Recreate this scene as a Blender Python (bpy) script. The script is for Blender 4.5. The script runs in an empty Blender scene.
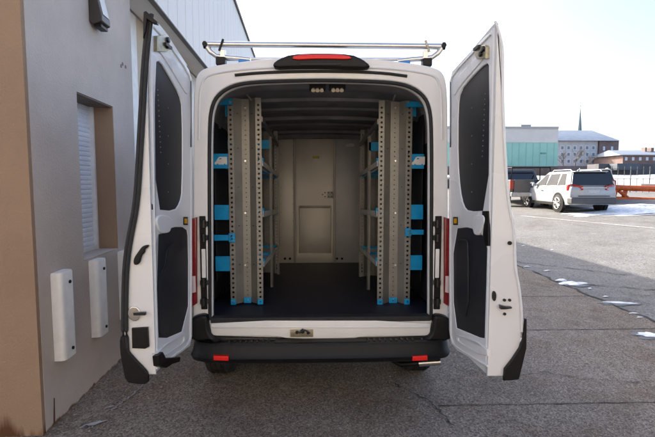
import bpy, bmesh, math, random
from mathutils import Vector, Matrix, Euler
random.seed(7)
S = bpy.context.scene
COL = S.collection
R = math.radians

# ------------------------------------------------------------------ camera
F = 437.0
H = 1.7
PITCH, YAW = 4.51, 1.77
cam_rot = Euler((R(90 - PITCH), 0, R(-YAW)))
cd = bpy.data.cameras.new('camera'); cd.lens = 36 * F / 655; cd.sensor_width = 36
cd.clip_start = 0.05; cd.clip_end = 3000
cam = bpy.data.objects.new('camera', cd); COL.objects.link(cam)
cam.location = (0, 0, H); cam.rotation_euler = cam_rot
S.camera = cam
CM = cam_rot.to_matrix()
C0 = Vector((0, 0, H))

def ray(px, py):
    return CM @ Vector(((px - 327.5) / F, -(py - 218.5) / F, -1))
def hity(px, py, Y):
    d = ray(px, py); return C0 + d * (Y / d.y)
def hitz(px, py, z):
    d = ray(px, py); return C0 + d * ((z - H) / d.z)

# ------------------------------------------------------------------ helpers
def tag(o, label=None, cat=None, group=None, kind=None):
    if label: o['label'] = label
    if cat: o['category'] = cat
    if group: o['group'] = group
    if kind: o['kind'] = kind
    return o

def empty(name, loc, rz=0):
    o = bpy.data.objects.new(name, None); COL.objects.link(o)
    o.location = loc; o.rotation_euler = (0, 0, rz); o.empty_display_size = 0.2
    return o

def root_offset(o):
    v = Vector((0, 0, 0))
    while o is not None:
        v += o.location; o = o.parent
    return v

def obj(name, bm, m, parent=None, local=False, smooth=35, bevel=0, seg=2):
    """links one bmesh as one mesh object; world coordinates unless local"""
    bmesh.ops.remove_doubles(bm, verts=bm.verts, dist=1e-5)
    bmesh.ops.recalc_face_normals(bm, faces=bm.faces)
    if parent is not None and not local:
        off = root_offset(parent)
        bmesh.ops.translate(bm, verts=bm.verts, vec=-off)
    me = bpy.data.meshes.new(name); bm.to_mesh(me); bm.free()
    for p in me.polygons: p.use_smooth = True
    me.set_sharp_from_angle(angle=R(smooth))
    ms = m if isinstance(m, (list, tuple)) else [m]
    for x in ms: me.materials.append(x)
    o = bpy.data.objects.new(name, me); COL.objects.link(o)
    if parent is not None: o.parent = parent
    if bevel:
        b = o.modifiers.new('bevel', 'BEVEL'); b.width = bevel; b.segments = seg
        b.limit_method = 'ANGLE'; b.angle_limit = R(40); b.harden_normals = True
    if smooth == 50:
        wn = o.modifiers.new('normals', 'WEIGHTED_NORMAL'); wn.weight = 80; wn.keep_sharp = True
    return o

def BM(): return bmesh.new()

def box(bm, lo, hi, fn=None):
    x0, y0, z0 = lo; x1, y1, z1 = hi
    co = [(x0,y0,z0),(x1,y0,z0),(x1,y1,z0),(x0,y1,z0),(x0,y0,z1),(x1,y0,z1),(x1,y1,z1),(x0,y1,z1)]
    v = [bm.verts.new(fn(Vector(c)) if fn else c) for c in co]
    for f in ((0,3,2,1),(4,5,6,7),(0,1,5,4),(1,2,6,5),(2,3,7,6),(3,0,4,7)):
        bm.faces.new([v[i] for i in f])
    return v

def tube(bm, pts, r, n=10, cap=True):
    pts = [Vector(p) for p in pts]
    rs = r if isinstance(r, (list, tuple)) else [r] * len(pts)
    rings = []
    for i, p in enumerate(pts):
        a = pts[max(i - 1, 0)]; b = pts[min(i + 1, len(pts) - 1)]
        t = (b - a).normalized()
        u = t.cross(Vector((0, 0, 1)))
        if u.length < 1e-3: u = t.cross(Vector((1, 0, 0)))
        u.normalize(); w = t.cross(u)
        rings.append([bm.verts.new(p + (u * math.cos(2*math.pi*k/n) + w * math.sin(2*math.pi*k/n)) * rs[i]) for k in range(n)])
    for a, b in zip(rings, rings[1:]):
        for k in range(n):
            bm.faces.new((a[k], a[(k+1) % n], b[(k+1) % n], b[k]))
    if cap:
        bm.faces.new(rings[0][::-1]); bm.faces.new(rings[-1])

def loft(bm, loops, closed=True, caps=True):
    rings = [[bm.verts.new(p) for p in L] for L in loops]
    n = len(rings[0])
    for a, b in zip(rings, rings[1:]):
        for k in range(n if closed else n - 1):
            bm.faces.new((a[k], a[(k+1) % n], b[(k+1) % n], b[k]))
    if caps and closed:
        bm.faces.new(rings[0][::-1]); bm.faces.new(rings[-1])
    return rings

def chaikin(L, n=2, closed=True):
    for _ in range(n):
        out = []
        m = len(L)
        rng = range(m if closed else m - 1)
        if not closed: out.append(L[0])
        for i in rng:
            a, b = L[i], L[(i+1) % m]
            out.append(tuple(a[k]*.75 + b[k]*.25 for k in range(len(a))))
            out.append(tuple(a[k]*.25 + b[k]*.75 for k in range(len(a))))
        if not closed: out.append(L[-1])
        L = out
    return L

def plate(bm, loops, depth, fn, bevel=0.0, res=2):
    """flat plate from 2-D loops (first = outline, others = holes), thickness depth from w=0 to w=-depth, bevelled edges"""
    cu = bpy.data.curves.new('tmp', 'CURVE'); cu.dimensions = '2D'; cu.fill_mode = 'BOTH'
    cu.extrude = max(depth / 2 - bevel, 1e-5); cu.bevel_depth = bevel; cu.bevel_resolution = res; cu.offset = -bevel
    for L in loops:
        sp = cu.splines.new('POLY'); sp.points.add(len(L) - 1)
        for p, q in zip(sp.points, L): p.co = (q[0], q[1], 0, 1)
        sp.use_cyclic_u = True
    o = bpy.data.objects.new('tmp', cu)
    me = bpy.data.meshes.new_from_object(o)
    for v in me.vertices:
        v.co = fn(v.co.x, v.co.y, v.co.z - depth / 2)
    bm.from_mesh(me)
    bpy.data.objects.remove(o); bpy.data.curves.remove(cu); bpy.data.meshes.remove(me)

def rect(u0, v0, u1, v1): return [(u0, v0), (u1, v0), (u1, v1), (u0, v1)]
def rrect(u0, v0, u1, v1, r, n=4):
    out = []
    for cx, cy, a in ((u1-r, v0+r, -90), (u1-r, v1-r, 0), (u0+r, v1-r, 90), (u0+r, v0+r, 180)):
        for k in range(n + 1):
            t = R(a + 90 * k / n); out.append((cx + r*math.cos(t), cy + r*math.sin(t)))
    return out
def circ(cx, cy, r, n=10): return [(cx + r*math.cos(2*math.pi*k/n), cy + r*math.sin(2*math.pi*k/n)) for k in range(n)]

def on_y(Y):        # plate in the plane y = Y facing -y ; w<0 goes away from camera
    return lambda u, v, w: Vector((u, Y - w, v))
def pxl(L, Y):      # pixel loop -> (x, z) at depth Y
    return [(p.x, p.z) for p in (hity(a, b, Y) for a, b in L)]

# ------------------------------------------------------------------ materials
def mat(name, col, rough=.5, metal=0., var=0., vscale=8., bump=0., bscale=60., spec=.5, coat=0., col2=None, detail=4, rvar=0.):
    m = bpy.data.materials.new(name); m.use_nodes = True
    nt = m.node_tree; b = nt.nodes['Principled BSDF']
    b.inputs['Base Color'].default_value = (*col, 1); b.inputs['Roughness'].default_value = rough
    b.inputs['Metallic'].default_value = metal; b.inputs['Specular IOR Level'].default_value = spec
    b.inputs['Coat Weight'].default_value = coat
    tc = nt.nodes.new('ShaderNodeTexCoord')
    if var or rvar:
        n = nt.nodes.new('ShaderNodeTexNoise'); n.inputs['Scale'].default_value = vscale; n.inputs['Detail'].default_value = detail
        n.inputs['Roughness'].default_value = .6
        nt.links.new(tc.outputs['Object'], n.inputs['Vector'])
        if var:
            r = nt.nodes.new('ShaderNodeValToRGB')
            c2 = col2 if col2 else tuple(c * (1 - var) for c in col)
            c1 = tuple(min(1, c * (1 + var * .6)) for c in col)
            r.color_ramp.elements[0].position = .35; r.color_ramp.elements[1].position = .65
            r.color_ramp.elements[0].color = (*c2, 1); r.color_ramp.elements[1].color = (*c1, 1)
            nt.links.new(n.outputs['Fac'], r.inputs['Fac']); nt.links.new(r.outputs['Color'], b.inputs['Base Color'])
        if rvar:
            mr = nt.nodes.new('ShaderNodeMapRange'); mr.inputs['From Min'].default_value = .3; mr.inputs['From Max'].default_value = .7
            mr.inputs['To Min'].default_value = rough - rvar; mr.inputs['To Max'].default_value = rough + rvar
            nt.links.new(n.outputs['Fac'], mr.inputs['Value']); nt.links.new(mr.outputs['Result'], b.inputs['Roughness'])
    if bump:
        n2 = nt.nodes.new('ShaderNodeTexNoise'); n2.inputs['Scale'].default_value = bscale; n2.inputs['Detail'].default_value = 6
        nt.links.new(tc.outputs['Object'], n2.inputs['Vector'])
        bp = nt.nodes.new('ShaderNodeBump'); bp.inputs['Strength'].default_value = bump; bp.inputs['Distance'].default_value = .01
        nt.links.new(n2.outputs['Fac'], bp.inputs['Height']); nt.links.new(bp.outputs['Normal'], b.inputs['Normal'])
    return m

WHITE = mat('white_paint', (.71, .71, .71), .28, var=.02, vscale=2, coat=.5, rvar=.02, detail=2)
FRAMEW = mat('jamb_paint', (.76, .755, .74), .33, var=.04, vscale=3, coat=.3, rvar=.04)
BLACKP = mat('black_plastic', (.006, .006, .006), .42, spec=.3, var=.25, vscale=30, bump=.15, bscale=400)
BLACKS = mat('black_satin', (.009, .009, .009), .35, var=.2, vscale=10)
RUBBER = mat('rubber', (.016, .016, .017), .7, var=.3, vscale=20)
TRIM = mat('dark_trim', (.013, .014, .018), .5, var=.2, vscale=40, bump=.2, bscale=500)
LINER = mat('headliner', (.29, .29, .315), .6, var=.25, vscale=4, bump=.2, bscale=30)
WALLD = mat('cargo_wall', (.022, .024, .034), .6, var=.3, vscale=5)
FLOORM = mat('floor_mat', (.011, .012, .024), .55, var=.3, vscale=12, bump=.3, bscale=150)
SHELFM = mat('shelf_steel', (.70, .69, .66), .45, .35, var=.1, vscale=6)
GALV = mat('galvanised_steel', (.275, .27, .25), .42, .5, var=.14, vscale=5, bump=.05, bscale=80, rvar=.08)
GALVD = mat('grey_steel', (.32, .315, .30), .45, .6, var=.15, vscale=5, rvar=.08)
BULK = mat('bulkhead_steel', (.60, .58, .53), .44, .45, var=.08, vscale=2.2, bump=.03, bscale=15, rvar=.06)
BULKG = mat('bulkhead_grey', (.44, .45, .47), .45, .3, var=.08, vscale=3)
BLUE = mat('blue_plastic', (.006, .34, .70), .4, var=.12, vscale=15)
WHITEP = mat('white_plastic', (.80, .79, .77), .5, var=.08, vscale=10)
CHROME = mat('chrome', (.75, .74, .72), .18, 1., var=.05)
ALU = mat('aluminium', (.72, .70, .68), .28, 1., var=.06, vscale=12)
REDL = mat('red_lens', (.20, .006, .010), .15, coat=.6, var=.2, vscale=40)
REDR = mat('red_reflector', (.75, .015, .012), .25, var=.1, vscale=80)
AMBER = mat('amber_sticker', (.75, .38, .01), .4, var=.05)
YELLOW = mat('yellow_sticker', (.75, .58, .04), .45, var=.05)
TYRE = mat('tyre', (.018, .017, .016), .8, var=.3, vscale=25, bump=.3, bscale=80)
PLATEM = mat('latch_steel', (.42, .38, .28), .35, .8, var=.2, vscale=40)
REDT = mat('car_red_lens', (.36, .02, .015), .25, var=.2, vscale=30)
GLASS = mat('dark_glass', (.012, .014, .018), .06, var=.2, spec=.7)
SIDEG = mat('side_glass', (.012, .014, .018), .3, var=.2, spec=.12)
HOLE = mat('hole_black', (.005, .005, .005), .8, var=.1)
LENS = mat('lamp_lens', (.8, .72, .55), .2, var=.05)

def wall_mat(name, col, stain=None, zbase=.0, zfade=.35, tint=.12, sc=1.3):
    m = mat(name, col, .85, var=tint, vscale=sc, bump=.5, bscale=70, detail=10)
    if stain:
        nt = m.node_tree; b = nt.nodes['Principled BSDF']
        src = b.inputs['Base Color'].links[0].from_socket
        geo = nt.nodes.new('ShaderNodeNewGeometry'); sep = nt.nodes.new('ShaderNodeSeparateXYZ')
        nt.links.new(geo.outputs['Position'], sep.inputs['Vector'])
        mp = nt.nodes.new('ShaderNodeMapping'); mp.inputs['Scale'].default_value = (7, 7, .9)
        nt.links.new(geo.outputs['Position'], mp.inputs['Vector'])
        n = nt.nodes.new('ShaderNodeTexNoise'); n.inputs['Scale'].default_value = 1.6; n.inputs['Detail'].default_value = 5
        nt.links.new(mp.outputs['Vector'], n.inputs['Vector'])
        mr = nt.nodes.new('ShaderNodeMapRange'); mr.inputs['From Min'].default_value = zbase; mr.inputs['From Max'].default_value = zbase + zfade
        mr.inputs['To Min'].default_value = .47; mr.inputs['To Max'].default_value = -.1
        nt.links.new(sep.outputs['Z'], mr.inputs['Value'])
        ad = nt.nodes.new('ShaderNodeMath'); ad.operation = 'ADD'
        nt.links.new(n.outputs['Fac'], ad.inputs[0]); nt.links.new(mr.outputs['Result'], ad.inputs[1])
        r = nt.nodes.new('ShaderNodeValToRGB'); r.color_ramp.elements[0].position = .72; r.color_ramp.elements[1].position = .92
        r.color_ramp.elements[0].color = (0, 0, 0, 1); r.color_ramp.elements[1].color = (1, 1, 1, 1)
        nt.links.new(ad.outputs['Value'], r.inputs['Fac'])
        mx = nt.nodes.new('ShaderNodeMix'); mx.data_type = 'RGBA'
        mx.inputs['B'].default_value = (*stain, 1)
        nt.links.new(r.outputs['Color'], mx.inputs['Factor']); nt.links.new(src, mx.inputs['A'])
        nt.links.new(mx.outputs['Result'], b.inputs['Base Color'])
    return m

WARMW = wall_mat('bounce_warm_stucco', (.31, .21, .138), (.10, .038, .012), 0., .26, tint=.10)  # same stucco as the side wall, warm bounce light put into its colour
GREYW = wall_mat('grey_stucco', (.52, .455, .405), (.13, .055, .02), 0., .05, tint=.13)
CREAMW = wall_mat('cream_wall', (.58, .49, .37), tint=.08)
FASC = mat('fascia_metal', (.66, .62, .565), .45, .1, var=.06, vscale=2, rvar=.05)
SOFF = mat('soffit', (.44, .39, .34), .7, var=.08, vscale=2, bump=.1)

def ground_mat(name, base, dark, light, warm, speck=140, stain_amt=.5, bump=.5):
    m = bpy.data.materials.new(name); m.use_nodes = True
    nt = m.node_tree; b = nt.nodes['Principled BSDF']; L = nt.links.new; N = nt.nodes.new
    b.inputs['Roughness'].default_value = .85
    tc = N('ShaderNodeTexCoord')
    def noise(s, d=6, rough=.6):
        n = N('ShaderNodeTexNoise'); n.inputs['Scale'].default_value = s; n.inputs['Detail'].default_value = d
        n.inputs['Roughness'].default_value = rough; L(tc.outputs['Object'], n.inputs['Vector']); return n
    def ramp(sock, p0, c0, p1, c1):
        r = N('ShaderNodeValToRGB'); e = r.color_ramp.elements
        e[0].position = p0; e[1].position = p1; e[0].color = (*c0, 1); e[1].color = (*c1, 1)
        L(sock, r.inputs['Fac']); return r
    def mix(a, bb, f, mode='MIX'):
        x = N('ShaderNodeMix'); x.data_type = 'RGBA'; x.blend_type = mode
        for s, v in (('A', a), ('B', bb), ('Factor', f)):
            if isinstance(v, (int, float)): x.inputs[s].default_value = v
            elif isinstance(v, tuple): x.inputs[s].default_value = (*v, 1)
            else: L(v, x.inputs[s])
        return x.outputs['Result']
    big = ramp(noise(.55, 8).outputs['Fac'], .35, tuple(c*.72 for c in base), .66, tuple(c*1.2 for c in base)).outputs['Color']
    vo = N('ShaderNodeTexVoronoi'); vo.inputs['Scale'].default_value = speck; L(tc.outputs['Object'], vo.inputs['Vector'])
    sp = ramp(vo.outputs['Color'], .25, dark, .9, light).outputs['Color']
    c = mix(big, sp, .52)
    vp = N('ShaderNodeTexVoronoi'); vp.inputs['Scale'].default_value = speck * .62; L(tc.outputs['Object'], vp.inputs['Vector'])
    pits = ramp(vp.outputs['Color'], .18, (.46, .44, .42), .36, (1, 1, 1)).outputs['Color']
    pm = ramp(noise(1.1, 6, .7).outputs['Fac'], .36, (.15, .15, .15), .62, (1, 1, 1)).outputs['Color']
    c = mix(c, pits, pm, 'MULTIPLY')
    vl = N('ShaderNodeTexVoronoi'); vl.inputs['Scale'].default_value = speck * .8; L(tc.outputs['Object'], vl.inputs['Vector'])
    lite = ramp(vl.outputs['Color'], .80, (0, 0, 0), .88, (.32, .32, .32)).outputs['Color']
    c = mix(c, light, lite)
    st = ramp(noise(1.7, 8, .7).outputs['Fac'], .48, (0, 0, 0), .72, (1, 1, 1)).outputs['Color']
    c = mix(c, mix(c, warm, 1.0, 'MULTIPLY'), st)
    oil = ramp(noise(.9, 10, .72).outputs['Fac'], .52, (1, 1, 1), .68, (.58, .55, .52)).outputs['Color']
    c = mix(c, oil, .8, 'MULTIPLY')
    salt = ramp(noise(2.6, 10, .75).outputs['Fac'], .56, (0, 0, 0), .74, (.5, .5, .5)).outputs['Color']
    c = mix(c, (.40, .37, .34), salt)
    fine = ramp(noise(70, 3).outputs['Fac'], .3, (.55, .55, .55), .7, (1.35, 1.35, 1.35)).outputs['Color']
    c = mix(c, fine, stain_amt, 'MULTIPLY')
    L(c, b.inputs['Base Color'])
    bp = N('ShaderNodeBump'); bp.inputs['Strength'].default_value = bump; bp.inputs['Distance'].default_value = .006
    L(noise(180, 4).outputs['Fac'], bp.inputs['Height']); L(bp.outputs['Normal'], b.inputs['Normal'])
    return m

APRON = ground_mat('apron_aggregate', (.225, .180, .142), (.050, .038, .030), (.43, .365, .30), (.66, .53, .42), speck=110, stain_amt=.85)
LOT = ground_mat('lot_asphalt', (.185, .178, .17), (.10, .10, .10), (.29, .28, .27), (.86, .82, .78), speck=60, stain_amt=.5)
SNOW = mat('snow', (.74, .76, .79), .75, var=.30, vscale=7, bump=.8, bscale=22, detail=8)
WET = mat('damp_asphalt', (.11, .10, .095), .45, var=.3, vscale=9)
CRACK = mat('crack_fill', (.035, .033, .031), .9, var=.3, vscale=20)
SALT = mat('salt_stain', (.31, .31, .32), .9, var=.3, vscale=20)
PAINT = mat('worn_paint', (.42, .40, .37), .8, var=.3, vscale=3)

# ------------------------------------------------------------------ ground
def sstep(a, b, x):
    t = max(0, min(1, (x - a) / (b - a))); return t * t * (3 - 2 * t)
def G(x, y):
    return .05 * max(0, min(x, 16) - 4.5) + .022 * max(0, min(y, 32) - 7) * sstep(4.2, 8, x)
def hitg(px, py):
    d = ray(px, py); t = 1.0
    lo, hi = .5, 400.
    for _ in range(60):
        m = (lo + hi) / 2; p = C0 + d * m
        if p.z > G(p.x, p.y): lo = m
        else: hi = m
    return C0 + d * lo

def sheet(name, xs, ys, dz, m, kind='structure', label=None, cat=None):
    bm = BM()
    g = [[bm.verts.new((x, y, G(x, y) + dz)) for x in xs] for y in ys]
    for j in range(len(ys) - 1):
        for i in range(len(xs) - 1):
            bm.faces.new((g[j][i], g[j][i+1], g[j+1][i+1], g[j+1][i]))
    o = obj(name, bm, m, smooth=60); tag(o, label, cat, kind=kind); return o
def frange(a, b, n): return [a + (b - a) * i / n for i in range(n + 1)]

xs = [-600, -200, -60, -20] + frange(-8, 4.2, 6) + frange(4.5, 16, 24)[0:] + [20, 30, 50, 90, 200, 700]
ys = [-200, -40] + frange(-10, 34, 44) + [40, 55, 80, 130, 300, 1500]
tag(sheet('ground', xs, ys, 0, LOT), 'worn asphalt of the open lot beyond the concrete apron', 'ground')
tag(sheet('pavement', frange(-4.0, 4.22, 6), frange(-6, 40, 23), .004, APRON), 'dark exposed aggregate concrete apron under the white van', 'pavement')

def flat_blob(bm, cx, cy, rx, ry, dz, n=18, rot=0, jag=.3, h=0.):
    pts = []
    for k in range(n):
        a = 2*math.pi*k/n; r = 1 + random.uniform(-jag, jag)
        u, v = rx*r*math.cos(a), ry*r*math.sin(a)
        pts.append((cx + u*math.cos(rot) - v*math.sin(rot), cy + u*math.sin(rot) + v*math.cos(rot)))
    pts = chaikin(pts, 1)
    o = [bm.verts.new((x, y, G(x, y) + dz)) for x, y in pts]
    i = [bm.verts.new((cx + (x-cx)*.6, cy + (y-cy)*.6, G(x, y) + dz + h)) for x, y in pts]
    c = bm.verts.new((cx, cy, G(cx, cy) + dz + h*1.1)); m = len(o)
    for k in range(m):
        bm.faces.new((o[k], o[(k+1)%m], i[(k+1)%m], i[k])); bm.faces.new((i[k], i[(k+1)%m], c))

def strip_line(bm, P, w, dz, jit=.0):
    """thin wandering strip on the ground"""
    L, Rr = [], []
    for k, p in enumerate(P):
        a = P[max(k-1, 0)]; b = P[min(k+1, len(P)-1)]
        t = Vector((b[0]-a[0], b[1]-a[1])).normalized(); nn = Vector((-t.y, t.x))
        ww = w * (1 + random.uniform(-jit, jit))
        q1 = Vector(p[:2]) + nn*ww/2; q2 = Vector(p[:2]) - nn*ww/2
        L.append(bm.verts.new((q1.x, q1.y, G(q1.x, q1.y) + dz))); Rr.append(bm.verts.new((q2.x, q2.y, G(q2.x, q2.y) + dz)))
    for k in range(len(P) - 1): bm.faces.new((L[k], Rr[k], Rr[k+1], L[k+1]))
def wander(a, b, n, j):
    return [(a[0] + (b[0]-a[0])*k/n + (random.uniform(-j, j) if 0 < k < n else 0), a[1] + (b[1]-a[1])*k/n + (random.uniform(-j, j) if 0 < k < n else 0)) for k in range(n + 1)]

# joints cut across the apron and the open seam along its edge
bm = BM()
for yy in (hitg(580, 404).y, hitg(570, 330).y, hitg(570, 296.5).y, 10.2, 1.2):
    strip_line(bm, wander((.95 if yy < 5 else -1.6, yy), (4.2, yy), 60, .006), .012, .008, .6)
tag(obj('pavement_joints', bm, CRACK), 'thin dark joints cut across the concrete apron', 'pavement', kind='structure')
bm = BM()
strip_line(bm, wander((4.22, -4), (4.22, 30), 160, .045), .034, .012, .8)
strip_line(bm, wander((4.4, 7.2), (7.5, 5.2), 40, .06), .022, .012, .8)
strip_line(bm, wander((4.3, 9.5), (5.6, 7.6), 30, .05), .018, .012, .8)
tag(obj('pavement_seam', bm, CRACK), 'ragged open seam between the apron and the asphalt lot', 'pavement', kind='structure')
bm = BM()
c1 = [hitg(*q) for q in ((112, 412), (118, 406), (128, 400), (139, 390), (147, 381), (160, 366))]
def jag(P, j=.012, n=7):
    out = []
    for a, b in zip(P, P[1:]): out += wander((a.x, a.y), (b.x, b.y), n, j)[:-1]
    return out + [(P[-1].x, P[-1].y)]
strip_line(bm, jag(c1), .009, .012, .8)
c2 = [hitg(*q) for q in ((392, 384), (400, 388), (415, 395), (432, 404), (440, 412), (455, 430))]
bm2 = BM(); strip_line(bm2, jag(c2, .02), .010, .012, .9)
c3 = [hitg(*q) for q in ((500, 372), (520, 377), (545, 372), (580, 380), (640, 383))]; strip_line(bm2, jag(c3, .02), .006, .012, .9)
tag(obj('pavement_hairlines', bm2, CRACK), 'dark hairline cracks in the concrete behind the van', 'pavement', kind='structure')
for q, rx, ry in (((94, 425), .07, .022), ((84, 428), .03, .012), ((75, 416), .012, .01), ((110, 408), .03, .015)):
    p = hitg(*q); flat_blob(bm, p.x, p.y, rx, ry, .012, rot=.6)
tag(obj('pavement_cracks', bm, SALT), 'pale salt filled crack wandering from the wall base under the van', 'pavement', kind='structure')

# snow
bm = BM()
for q, rx, ry in (((573, 284.5), .30, .19), ((621, 304), .29, .09), ((652, 336.5), .18, .12)):
    p = hitg(*q); flat_blob(bm, p.x, p.y, rx, ry, .0085, jag=.35, n=22)
tag(obj('pavement_damp', bm, WET), 'dark damp marks around the melting snow patches', 'pavement', kind='structure')
bm = BM()
p = hitg(573, 284); flat_blob(bm, p.x, p.y, .22, .13, .012, h=.010, jag=.35, rot=.3)
p = hitg(562, 281); flat_blob(bm, p.x, p.y, .10, .07, .012, h=.02, jag=.35)
p = hitg(621, 303.5); flat_blob(bm, p.x, p.y, .24, .05, .012, h=.008, jag=.35, rot=-.25)
p = hitg(652, 336); flat_blob(bm, p.x, p.y, .14, .09, .012, h=.012, jag=.35, rot=-.4)
for q in ((523, 246), (547, 271), (590, 289), (606, 297), (640, 318), (634, 314), (552, 250), (527, 267)):
    p = hitg(*q); flat_blob(bm, p.x, p.y, random.uniform(.03, .07), random.uniform(.015, .03), .012, h=.005, jag=.4, n=10)
tag(obj('snow_patches', bm, SNOW), 'small leftover snow patches along the seam of the apron', 'snow', kind='stuff')
bm = BM()
for q, rx, ry in (((640, 211), 3.2, .9), ((612, 208), 2.0, .5), ((690, 210), 4, 1.2)):
    p = hitg(*q); flat_blob(bm, p.x, p.y, rx, ry, .012, h=.05, jag=.3, n=26)
tag(obj('snow_drift', bm, SNOW), 'ploughed snow left on the lot around the parked vehicles', 'snow', kind='stuff')
bm = BM()
for a, b in (((520, 216), (660, 229)),):
    A, B = hitg(*a), hitg(*b); strip_line(bm, wander((A.x, A.y), (B.x, B.y), 20, .02), .12, .01, .3)
tag(obj('road_markings', bm, PAINT), 'worn pale painted line across the sunlit asphalt', 'road marking', kind='structure')

bm = BM()
for k in range(700):
    if k < 450: x = random.gauss(4.3, .45); y = random.uniform(3.0, 13)
    elif k < 580: x = -1.7 + abs(random.gauss(0, .25)) - .02*0; y = random.uniform(2.9, 4.6); x = x + .12
    else: x = random.uniform(-1.4, 4); y = random.uniform(2.7, 7)
    r_ = random.uniform(.004, .013); z = G(x, y) + .006
    pts = [Vector((x + r_*random.uniform(.6, 1.2)*math.cos(a), y + r_*random.uniform(.6, 1.2)*math.sin(a), z)) for a in (0, 1.3, 2.5, 3.8, 5.0)]
    t = bm.verts.new((x + random.uniform(-.3, .3)*r_, y, z + r_*random.uniform(.5, 1)))
    v = [bm.verts.new(p) for p in pts]
    for i in range(5): bm.faces.new((v[i], v[(i+1) % 5], t))
tag(obj('gravel', bm, mat('grit', (.24, .21, .18), .9, var=.5, vscale=8), smooth=10), 'loose grit scattered along the apron seam and the wall base', 'grit', kind='stuff')

# ------------------------------------------------------------------ building on the left
WA = R(1.84)
WD = Vector((-math.sin(WA), math.cos(WA), 0)); WN = Vector((math.cos(WA), math.sin(WA), 0))
WC = hitz(46.5, 433, 0.0)
def W(s, n, z): return WC + WD*s + WN*n + Vector((0, 0, z))
def wall_hit(px, py, n=0.):
    d = ray(px, py); o = WC + WN*n
    t = (o - C0).dot(WN) / d.dot(WN); p = C0 + d*t
    return ((p - WC).dot(WD), p.z)
def on_wall(n):
    return lambda u, v, w: W(u, n + w, v)
BT = 6.22
s_end = wall_hit(133, 100)[0]
bld = empty('loading_building', W(0, 0, 0))
tag(bld, 'beige stucco building with a roll shutter window beside the van', 'building')
w0, zt = wall_hit(76.5, 91.5); w1, _ = wall_hit(113, 107); _, zb1 = wall_hit(85, 261)
bm = BM()
plate(bm, [rect(0.0, -.3, s_end, BT), rect(w0, zb1, w1, zt)], .22, on_wall(0))
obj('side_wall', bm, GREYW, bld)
# window reveal, sill, shutter
win_n = -.20
win = obj('window', (lambda b: (box(b, (w0-.02, win_n-.06, zb1), (w1+.02, win_n-.02, zt+.02), lambda v: W(v.x, v.y, v.z)), b)[1])(BM()), GALVD, bld)
bm = BM(); nS = 30
hs = (zt - zb1 - .05) / nS
prof = []
for k in range(nS):
    z = zb1 + .05 + k*hs
    prof += [(0.0, z), (.012, z + hs*.3), (.012, z + hs*.75), (0, z + hs*.97)]
rings = []
for s in (w0 + .01, w1 - .045):
    rings.append([bm.verts.new(W(s, win_n - .012 + a, z)) for a, z in prof])
for k in range(len(prof) - 1): bm.faces.new((rings[0][k], rings[1][k], rings[1][k+1], rings[0][k+1]))
obj('shutter', bm, mat('shutter_white', (.82, .86, .92), .4, var=.06, vscale=4), win)
bm = BM()
box(bm, (w1 - .045, win_n - .015, zb1), (w1 - .012, win_n + .03, zt), lambda v: W(v.x, v.y, v.z))
box(bm, (w0, win_n - .015, zb1 + .01), (w1 - .048, win_n + .018, zb1 + .05), lambda v: W(v.x, v.y, v.z))
obj('frame', bm, WHITEP, win, bevel=.003)
bm = BM(); box(bm, (w0 + .06, win_n + .02, zb1 + .012), (w0 + .14, win_n + .05, zb1 + .03), lambda v: W(v.x, v.y, v.z))
obj('handle', bm, BLACKP, win)
bm = BM()   # reveal lining and the yard-facing end face, tinted with painted bounce warmth
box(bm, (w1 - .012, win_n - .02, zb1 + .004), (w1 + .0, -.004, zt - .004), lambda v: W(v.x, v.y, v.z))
obj('window_reveal', bm, WARMW, bld)
bm = BM()
box(bm, (w0 + .002, win_n - .02, zt - .012), (w1 - .002, -.006, zt - .002), lambda v: W(v.x, v.y, v.z))
obj('window_lintel', bm, mat('lintel', (.16, .12, .09), .7, var=.2), bld)
bm = BM()
box(bm, (w0 + .002, win_n - .02, zb1 + .002), (w1 - .014, -.002, zb1 + .010), lambda v: W(v.x, v.y, v.z))
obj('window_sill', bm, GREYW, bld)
bm = BM()
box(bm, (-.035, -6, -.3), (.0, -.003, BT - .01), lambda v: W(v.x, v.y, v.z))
obj('end_wall', bm, WARMW, bld)
bm = BM()   # dark core behind so that the window is not see-through
box(bm, (.01, -6, -.3), (40, -.5, BT - .03), lambda v: W(v.x, v.y, v.z))
obj('building_core', bm, CREAMW, bld)
# recessed wall, soffit, fascia
zs = H + 2.03
bm = BM(); box(bm, (s_end - .1, -.45, -.3), (40, -.24, zs + .1), lambda v: W(v.x, v.y, v.z))
obj('recessed_wall', bm, CREAMW, bld)
bm = BM()
s = s_end + .3
for k in range(6):
    box(bm, (s, -.24, 0), (s + .5, -.225, zs - .02), lambda v: W(v.x, v.y, v.z)); s += 1.6
obj('wall_panel', bm, WHITEP, bld)
bm = BM(); box(bm, (s_end + .001, -.46, zs), (40, .12, zs + .12), lambda v: W(v.x, v.y, v.z))
obj('soffit', bm, SOFF, bld)
bm = BM(); s = s_end + .001
while s < 40:
    e = min(s + .42, 40)
    box(bm, (s, .12, zs - .02), (e - .012, .15, BT - .06), lambda v: W(v.x, v.y, v.z))
    s = e
box(bm, (s_end + .001, -.2, zs - .016), (40, .13, BT - .065), lambda v: W(v.x, v.y, v.z))
obj('fascia', bm, FASC, bld, bevel=.004)
bm = BM(); box(bm, (-.05, -6.0, BT - .06), (40.05, .19, BT + .03), lambda v: W(v.x, v.y, v.z))
box(bm, (s_end, .10, zs - .04), (40.03, .165, zs - .02), lambda v: W(v.x, v.y, v.z))
obj('roof_edge', bm, mat('dark_flashing', (.10, .085, .075), .5, var=.2), bld, bevel=.004)
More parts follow.
